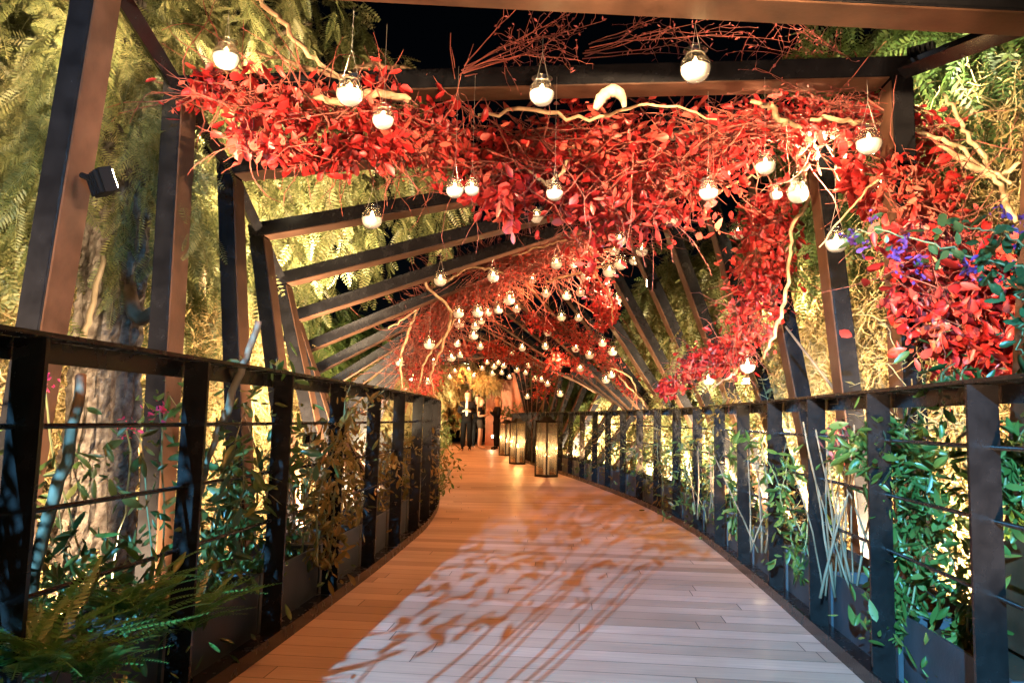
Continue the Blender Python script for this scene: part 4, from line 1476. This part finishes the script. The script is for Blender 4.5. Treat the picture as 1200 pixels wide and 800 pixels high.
DRY = [(2.95, 3.7, .7, .85, 0, 'golden dry thicket at the right photo edge below the handrail'), (3.15, 4.8, 2.0, .95, 1, 'golden dry thicket behind the red leaf column'),
       (3.25, 5.5, .5, 1.0, 2, 'dry tangled shrub between the second and third right posts'), (3.5, 6.9, 2.0, 1.1, 3, 'straw coloured tangle behind the second slanted post'),
       (3.6, 8.0, .7, 1.15, 4, 'dry shrub behind the middle right railing'), (4.0, 9.8, 1.2, 1.2, 5, 'dry pale shrub behind the slanted posts'),
       (3.5, 11.8, .5, 1.1, .5, 'dry shrub behind the far right railing'), (3.2, 13.6, .4, 1.1, 1.5, 'dry brush next to the nearest floor lantern, outside the railing'),
       (2.6, 16.5, .6, 1.1, 2.2, 'dry brush beyond the far lanterns, outside the railing'),
       (3.7, 5.2, 3.3, .8, 2.6, 'silvery dry tangle high at the right photo edge'),
       (-3.6, 5.7, .9, 1.0, 2.5, 'dry golden shrub behind the first left post'), (-3.7, 7.6, .9, 1.1, 3.5, 'golden dry shrub right of the rough tree trunk'),
       (-3.6, 9.6, .4, 1.0, 4.5, 'dry shrub behind the middle of the left railing'), (-3.7, 12, .6, 1.1, 5.5, 'dry shrub behind the far left railing'),
       (-3.3, 3.7, .3, .9, .2, 'dry shrub low at the left photo edge'), (-4.2, 6.4, 2.2, 1.0, .9, 'straw coloured tangle left of the rough tree trunk')]
for i, (x, y, z, sc, rz, lab) in enumerate(DRY):
    t = thing('dry_shrub', lab, 'shrub', (x, y, terrain_z(x, y)), group='dry golden shrubs beside the walkway')
    for nm, me in zip(('twigs', 'leaves'), TG[i % 2]):
        o = link(nm, me, t)
        o.location = (0, 0, z - t.location.z)
        o.scale = (sc, sc, sc)
        o.rotation_euler = (0, 0, rz)
    b = MB()
    for k in range(4):
        m = wander((x + math.copysign(.25, x) + RNG.normal() * .15, y + RNG.normal() * .2, terrain_z(x, y) - .05), (RNG.normal() * .10, RNG.normal() * .10, 1), 10, max(z + 1.6, 1.2) / 10, .06)
        b.tube(m, np.linspace(.03, .008, len(m)), 6)
    b.build('stems', M['bark2'], t, smooth=True)

# ------------------------------------------------------------------ the far end
c0, c1 = at(568, 520, 28), at(601, 447, 28)
t = thing('terracotta_wall', 'terracotta coloured wall panel closing the far end of the walkway', 'wall', ((c0[0] + c1[0]) / 2, 28.2, 0))
b = MB()
b.box((0, 0, c1[2] / 2 - .1), (c1[0] - c0[0], .2, c1[2] + .2))
b.build('panel', M['terra'], t, origin=(0, 0, 0))
b = MB()
b.box((0, 0, c1[2] + .03), (c1[0] - c0[0] + .08, .26, .06))
b.build('coping', M['terra'], t, origin=(0, 0, 0))
c2 = at(609, 440, 27.6)
t = thing('terracotta_pillar', 'terracotta pillar right of the far wall panel', 'pillar', (c2[0], 27.6, 0))
b = MB()
b.box((0, 0, c2[2] / 2 - .1), (.5, .5, c2[2] + .2))
b.build('shaft', M['terra'], t, origin=(0, 0, 0))
b = MB()
b.box((0, 0, c2[2] + .04), (.58, .58, .07))
b.build('cap', M['terra'], t, origin=(0, 0, 0))
t = thing('side_wall', 'orange plastered garden wall seen low behind the slanted right posts', 'wall', (7.2, 21, terrain_z(7.2, 21)))
b = MB()
b.box((0, 0, 1.9), (5.5, .3, 4.4))
b.build('panel', M['terra'], t, origin=(0, 0, 0))
b = MB()
b.box((0, 0, 4.14), (5.7, .4, .08))
b.build('coping', M['terra'], t, origin=(0, 0, 0))

c3 = at(594, 515, 25.5)
t = thing('side_table', 'small red side table behind the third lantern', 'table', (c3[0], 25.5, 0))
b = MB()
b.box((0, 0, .72), (.7, .5, .04))
b.build('tabletop', M['tablewood'], t, origin=(0, 0, 0))
for sx in (-1, 1):
    for sy in (-1, 1):
        b = MB()
        b.box((sx * .31, sy * .21, .35), (.04, .04, .7))
        b.build('leg', M['tablewood'], t, origin=(0, 0, 0))
t = thing('potted_plant', 'bushy green plant in a red pot on the small side table', 'plant', (c3[0], 25.5, .74))
b = MB()
b.lathe([(.001, 0), (.09, 0), (.13, .2), (.12, .2), (.001, .18)], 14)
b.build('pot', M['pot'], t, origin=(0, 0, 0))
b = MB()
leaf_cloud(b, np.array([0, 0, .42]) + RNG.normal(size=(170, 3)) * np.array([.17, .13, .13]), .14, LANCE_V, LEAF_F, .1)
b.build('leaves', M['climb'], t, origin=(0, 0, 0))

# ------------------------------------------------------------------ people
def skin_mesh(name, joints, edges, mat, parent, lvl=2, root=0):
    """one continuous surface grown over a skeleton"""
    me = bpy.data.meshes.new(name)
    me.from_pydata([j[:3] for j in joints], edges, [])
    o = bpy.data.objects.new(name, me)
    COL.objects.link(o)
    md = o.modifiers.new('skin', 'SKIN')
    md.use_smooth_shade = True
    for i, j in enumerate(joints):
        r = j[3]
        me.skin_vertices[0].data[i].radius = (r, j[4] if len(j) > 4 else r)
    me.skin_vertices[0].data[root].use_root = True
    sd = o.modifiers.new('sub', 'SUBSURF')
    sd.levels = lvl
    sd.render_levels = lvl
    dg = bpy.context.evaluated_depsgraph_get()
    ev = o.evaluated_get(dg)
    m2 = bpy.data.meshes.new_from_object(ev)
    bpy.data.objects.remove(o)
    bpy.data.meshes.remove(me)
    m2.name = name
    m2.materials.clear()
    m2.materials.append(mat)
    for p in m2.polygons:
        p.use_smooth = True
    return link(name, m2, parent)


def person(label, px, py, Y, H, rz, hair, female=False, arms='hold', bare_legs=False, jacket=True, shirt=True):
    c = at(px, py, Y)
    t = thing('person', label, 'person', (c[0], c[1], 0), rz, 'people standing at the far end')
    k = H / 1.75
    w = .88 if female else 1.0
    sh, hp = .185 * w, .085
    # joints (x, y, z, r): facing -Y
    J = [(0, 0, .95, .125 * w, .105), (0, 0, 1.12, .125 * w, .095), (0, 0, 1.30, .145 * w, .105), (0, .005, 1.43, .075, .07), (0, 0, 1.50, .056), (0, -.012, 1.555, .068, .075),
         (0, -.012, 1.645, .098, .112), (0, -.004, 1.735, .084, .10)]
    E_ = [(0, 1), (1, 2), (2, 3), (3, 4), (4, 5), (5, 6), (6, 7)]
    clothes = {'leg': [], 'arm': []}
    for s in (-1, 1):
        i = len(J)
        J += [(s * hp, 0, .88, .085), (s * (hp + .01), -.01, .50, .055), (s * (hp + .015), .015, .26, .052), (s * (hp + .02), .02, .09, .036), (s * (hp + .03), -.10, .035, .034), (s * (hp + .035), -.16, .03, .026)]
        E_ += [(0, i), (i, i + 1), (i + 1, i + 2), (i + 2, i + 3), (i + 3, i + 4), (i + 4, i + 5)]
        clothes['leg'].append(i)
        a = len(J)
        if arms == 'hold':
            J += [(s * sh, 0, 1.40, .055), (s * (sh + .06), .03, 1.13, .042), (s * .10, -.20, 1.16, .032), (s * .045, -.235, 1.18, .030), (s * .015, -.255, 1.19, .024)]
        elif arms == 'up':
            J += [(s * sh, 0, 1.40, .055), (s * (sh + .05), -.03, 1.14, .042), (s * .12, -.22, 1.30, .032), (s * .08, -.26, 1.36, .030), (s * .06, -.28, 1.41, .022)]
        else:
            J += [(s * sh, 0, 1.40, .052), (s * (sh + .05), .02, 1.12, .040), (s * (sh + .06), -.03, .90, .030), (s * (sh + .055), -.05, .82, .030), (s * (sh + .05), -.06, .74, .022)]
        E_ += [(2, a), (a, a + 1), (a + 1, a + 2), (a + 2, a + 3), (a + 3, a + 4)]
        clothes['arm'].append(a)
    Jk = [tuple([j[0] * k, j[1] * k, j[2] * k] + [r * k for r in j[3:]]) for j in J]
    Jb = list(Jk)
    for v_ in (0, 1, 8, 19):
        Jb[v_] = tuple(list(Jk[v_][:3]) + [r_ * .72 for r_ in Jk[v_][3:]])
    skin_mesh('body', Jb, E_, M['skin'], t)

    def sub(name, ids, edges, mat, grow):
        mp = {v: n for n, v in enumerate(ids)}
        jj = [tuple(list(Jk[v][:3]) + [r + grow for r in Jk[v][3:]]) for v in ids]
        return skin_mesh(name, jj, [(mp[a], mp[b]) for a, b in edges], mat, t)
    l0, l1 = clothes['leg']
    a0, a1 = clothes['arm']
    if bare_legs:
        # shorts end above the knee
        jj = [Jk[0], Jk[l0], Jk[l1]] + [tuple(np.array(Jk[l]) * .45 + np.array(Jk[l + 1]) * .55) for l in (l0, l1)]
        jj = [tuple(list(j[:3]) + [r + .024 for r in j[3:]]) for j in [Jk[0], Jk[l0], Jk[l1]]] + [tuple(list(j[:3]) + [r + .036 for r in j[3:]]) for j in jj[3:]]
        jj.append((0, 0, 1.06 * k, .125 * w * k, .11 * k))
        skin_mesh('shorts', jj, [(0, 1), (0, 2), (1, 3), (2, 4), (0, 5)], M['grey_short'], t)
    else:
        g = lambda v, e: tuple(list(Jk[v][:3]) + [r + e for r in Jk[v][3:]])
        skin_mesh('trousers', [g(0, .012), (0, 0, 1.07 * k, .125 * w * k, .105 * k), g(l0, .02), g(l0 + 1, .028), g(l0 + 2, .026), g(l0 + 3, .034), g(l1, .02), g(l1 + 1, .028), g(l1 + 2, .026), g(l1 + 3, .034)],
                  [(0, 1), (0, 2), (2, 3), (3, 4), (4, 5), (0, 6), (6, 7), (7, 8), (8, 9)], M['suit'], t)
        for l in (l0, l1):
            jj = [tuple(list(Jk[v][:3]) + [Jk[v][3] + .010]) for v in (l + 3, l + 4, l + 5)]
            skin_mesh('shoe', jj, [(0, 1), (1, 2)], M['suit'], t)
    if jacket:
        g = lambda v, e: tuple(list(Jk[v][:3]) + [r + e for r in Jk[v][3:]])
        skin_mesh('jacket', [(0, .005, .78 * k, .195 * w * k, .16 * k), (0, 0, .93 * k, .185 * w * k, .145 * k), g(1, .024), g(2, .024), (0, .006, 1.45 * k, .082 * k, .078 * k),
                             g(a0, .018), g(a0 + 1, .02), g(a0 + 2, .018), g(a1, .018), g(a1 + 1, .02), g(a1 + 2, .018)],
                  [(0, 1), (1, 2), (2, 3), (3, 4), (3, 5), (5, 6), (6, 7), (3, 8), (8, 9), (9, 10)], M['suit'], t, root=2)
    else:
        g = lambda v, e: tuple(list(Jk[v][:3]) + [r + e for r in Jk[v][3:]])
        skin_mesh('top', [(0, .005, .80 * k, .18 * w * k, .15 * k), g(0, .035), g(1, .02), g(2, .02), (0, .006, 1.44 * k, .078 * k, .074 * k), g(a0, .016), tuple(list(np.array(Jk[a0][:3]) * .5 + np.array(Jk[a0 + 1][:3]) * .5) + [.062 * k]),
                          g(a1, .016), tuple(list(np.array(Jk[a1][:3]) * .5 + np.array(Jk[a1 + 1][:3]) * .5) + [.062 * k])],
                  [(0, 1), (1, 2), (2, 3), (3, 4), (3, 5), (5, 6), (3, 7), (7, 8)], M['suit'], t, root=2)
    if shirt:
        b = MB()
        zs = [(1.02, .03, -.132), (1.10, .045, -.136), (1.22, .058, -.138), (1.34, .055, -.13), (1.45, .04, -.095), (1.49, .05, -.07)]
        v = []
        for z, hw, y in zs:
            v += [(-hw * k, (y + .03) * k, z * k), (0, (y - .008) * k, z * k), (hw * k, (y + .03) * k, z * k), (0, (y + .05) * k, z * k)]
        q = []
        for r_ in range(len(zs) - 1):
            for c_ in range(4):
                q.append((r_ * 4 + c_, r_ * 4 + (c_ + 1) % 4, r_ * 4 + 4 + (c_ + 1) % 4, r_ * 4 + 4 + c_))
        q += [(3, 2, 1, 0), tuple(len(v) - 4 + c_ for c_ in range(4))]
        b.add(v, {4: q})
        b.build('shirt', M['shirt'], t, smooth=True, origin=(0, 0, 0))
    hb = MB()
    nu, nv = 20, 14
    th_ = np.linspace(0, 2 * np.pi, nu, endpoint=False)
    ph_ = np.linspace(.02, np.pi - .02, nv)
    v = np.array([(math.sin(p_) * math.cos(a_) * .092, math.sin(p_) * math.sin(a_) * .112 + .012, math.cos(p_) * .118 + 1.675) for p_ in ph_ for a_ in th_])
    face = (v[:, 1] < -.01) & (v[:, 2] < 1.715)
    low = v[:, 2] < 1.60
    v[face] = np.array([0, .03, 1.66]) + (v[face] - np.array([0, .03, 1.66])) * .6
    v[low & ~face] = np.array([0, .02, 1.64]) + (v[low & ~face] - np.array([0, .02, 1.64])) * .75
    q = [(r_ * nu + c_, r_ * nu + (c_ + 1) % nu, (r_ + 1) * nu + (c_ + 1) % nu, (r_ + 1) * nu + c_) for r_ in range(nv - 1) for c_ in range(nu)]
    hb.add(v * k, {4: q})
    if female:
        m_ = MB()
        m_.tube([(0, .055, 1.74), (0, .085, 1.66), (0, .10, 1.55), (0, .11, 1.42), (0, .115, 1.28), (0, .115, 1.22)], [.05, .088, .095, .09, .07, .03], 14)
        vv_ = m_.v[0]
        hb.add(np.stack([vv_[:, 0], .09 + (vv_[:, 1] - .09) * .6, vv_[:, 2]], 1) * k, {4: m_.f[4][0]})
    hb.build('hair', hair, t, smooth=True, origin=(0, 0, 0))
    # face: eyes, nose, mouth
    f = MB()
    for s in (-1, 1):
        f.lathe([(.0005, -.008), (.009, -.003), (.009, .003), (.0005, .008)], 8, (s * .032 * k, -.112 * k, 1.648 * k))
    f.box((0, -.090 * k, 1.580 * k), (.045 * k, .012, .010))
    f.build('face_features', M['hair_dark'], t, origin=(0, 0, 0))
    nb = MB()
    nb.lathe([(.013 * k, -.012), (.010 * k, .006), (.003, .03)], 8, (0, -.114 * k, 1.606 * k))
    nb.build('nose', M['skin'], t, origin=(0, 0, 0), smooth=True)
    return t


person('person in a black suit and white shirt, facing the viewer with hands at the chest', 546, 526.5, 23.4, 1.78, 0, M['hair_dark'])
person('person with long dark hair in dark clothes, half hidden behind the suited one', 558, 522.5, 26.2, 1.74, R_(20), M['hair_dark'], True, 'down', shirt=False)
person('person in a dark top and shorts with bare legs, standing side on in the middle', 562.5, 523.5, 25.0, 1.62, R_(75), M['hair_fair'], True, 'hold', True, False, False)
person('person with long fair hair in a black jacket, nearest the lanterns', 581.5, 523.5, 24.8, 1.64, R_(-70), M['hair_fair'], True, 'up', shirt=False)

# ------------------------------------------------------------------ camera, world, render settings
cam = bpy.data.cameras.new('camera')
cam.sensor_width = 36
cam.lens = 27.0
cam.clip_start = .02
cam.clip_end = 2000
co = bpy.data.objects.new('camera', cam)
COL.objects.link(co)
mat3 = Matrix(((RT[0], UP[0], -FWD[0]), (RT[1], UP[1], -FWD[1]), (RT[2], UP[2], -FWD[2])))
co.matrix_world = Matrix.Translation(Vector(CAM)) @ mat3.to_4x4()
scn.camera = co

w = bpy.data.worlds.new('World')
scn.world = w
w.use_nodes = True
nt = w.node_tree
bg = nt.nodes['Background']
sky = nt.nodes.new('ShaderNodeTexSky')
sky.sky_type = 'NISHITA'
sky.sun_disc = False
sky.sun_elevation = R_(35)
sky.sun_rotation = R_(160)
nt.links.new(sky.outputs[0], bg.inputs['Color'])
bg.inputs['Strength'].default_value = 0.0004
sun = bpy.data.lights.new('moon', 'SUN')
sun.energy = .004
sun.angle = R_(.5)
sun.color = (.8, .88, 1)
so = link('moon', sun)
so.rotation_euler = (R_(55), 0, R_(160))

scn.view_settings.view_transform = 'Standard'
scn.view_settings.look = 'None'
scn.view_settings.exposure = 0
scn.view_settings.gamma = 1
cy = scn.cycles
cy.use_denoising = True
try:
    cy.denoiser = 'OPENIMAGEDENOISE'
    cy.denoising_input_passes = 'RGB_ALBEDO_NORMAL'
except Exception:
    pass
cy.use_light_tree = True
cy.max_bounces = 5
cy.diffuse_bounces = 2
cy.glossy_bounces = 2
cy.transmission_bounces = 4
cy.transparent_max_bounces = 10
cy.sample_clamp_indirect = 2
cy.sample_clamp_direct = 0
cy.caustics_reflective = False
cy.caustics_refractive = False
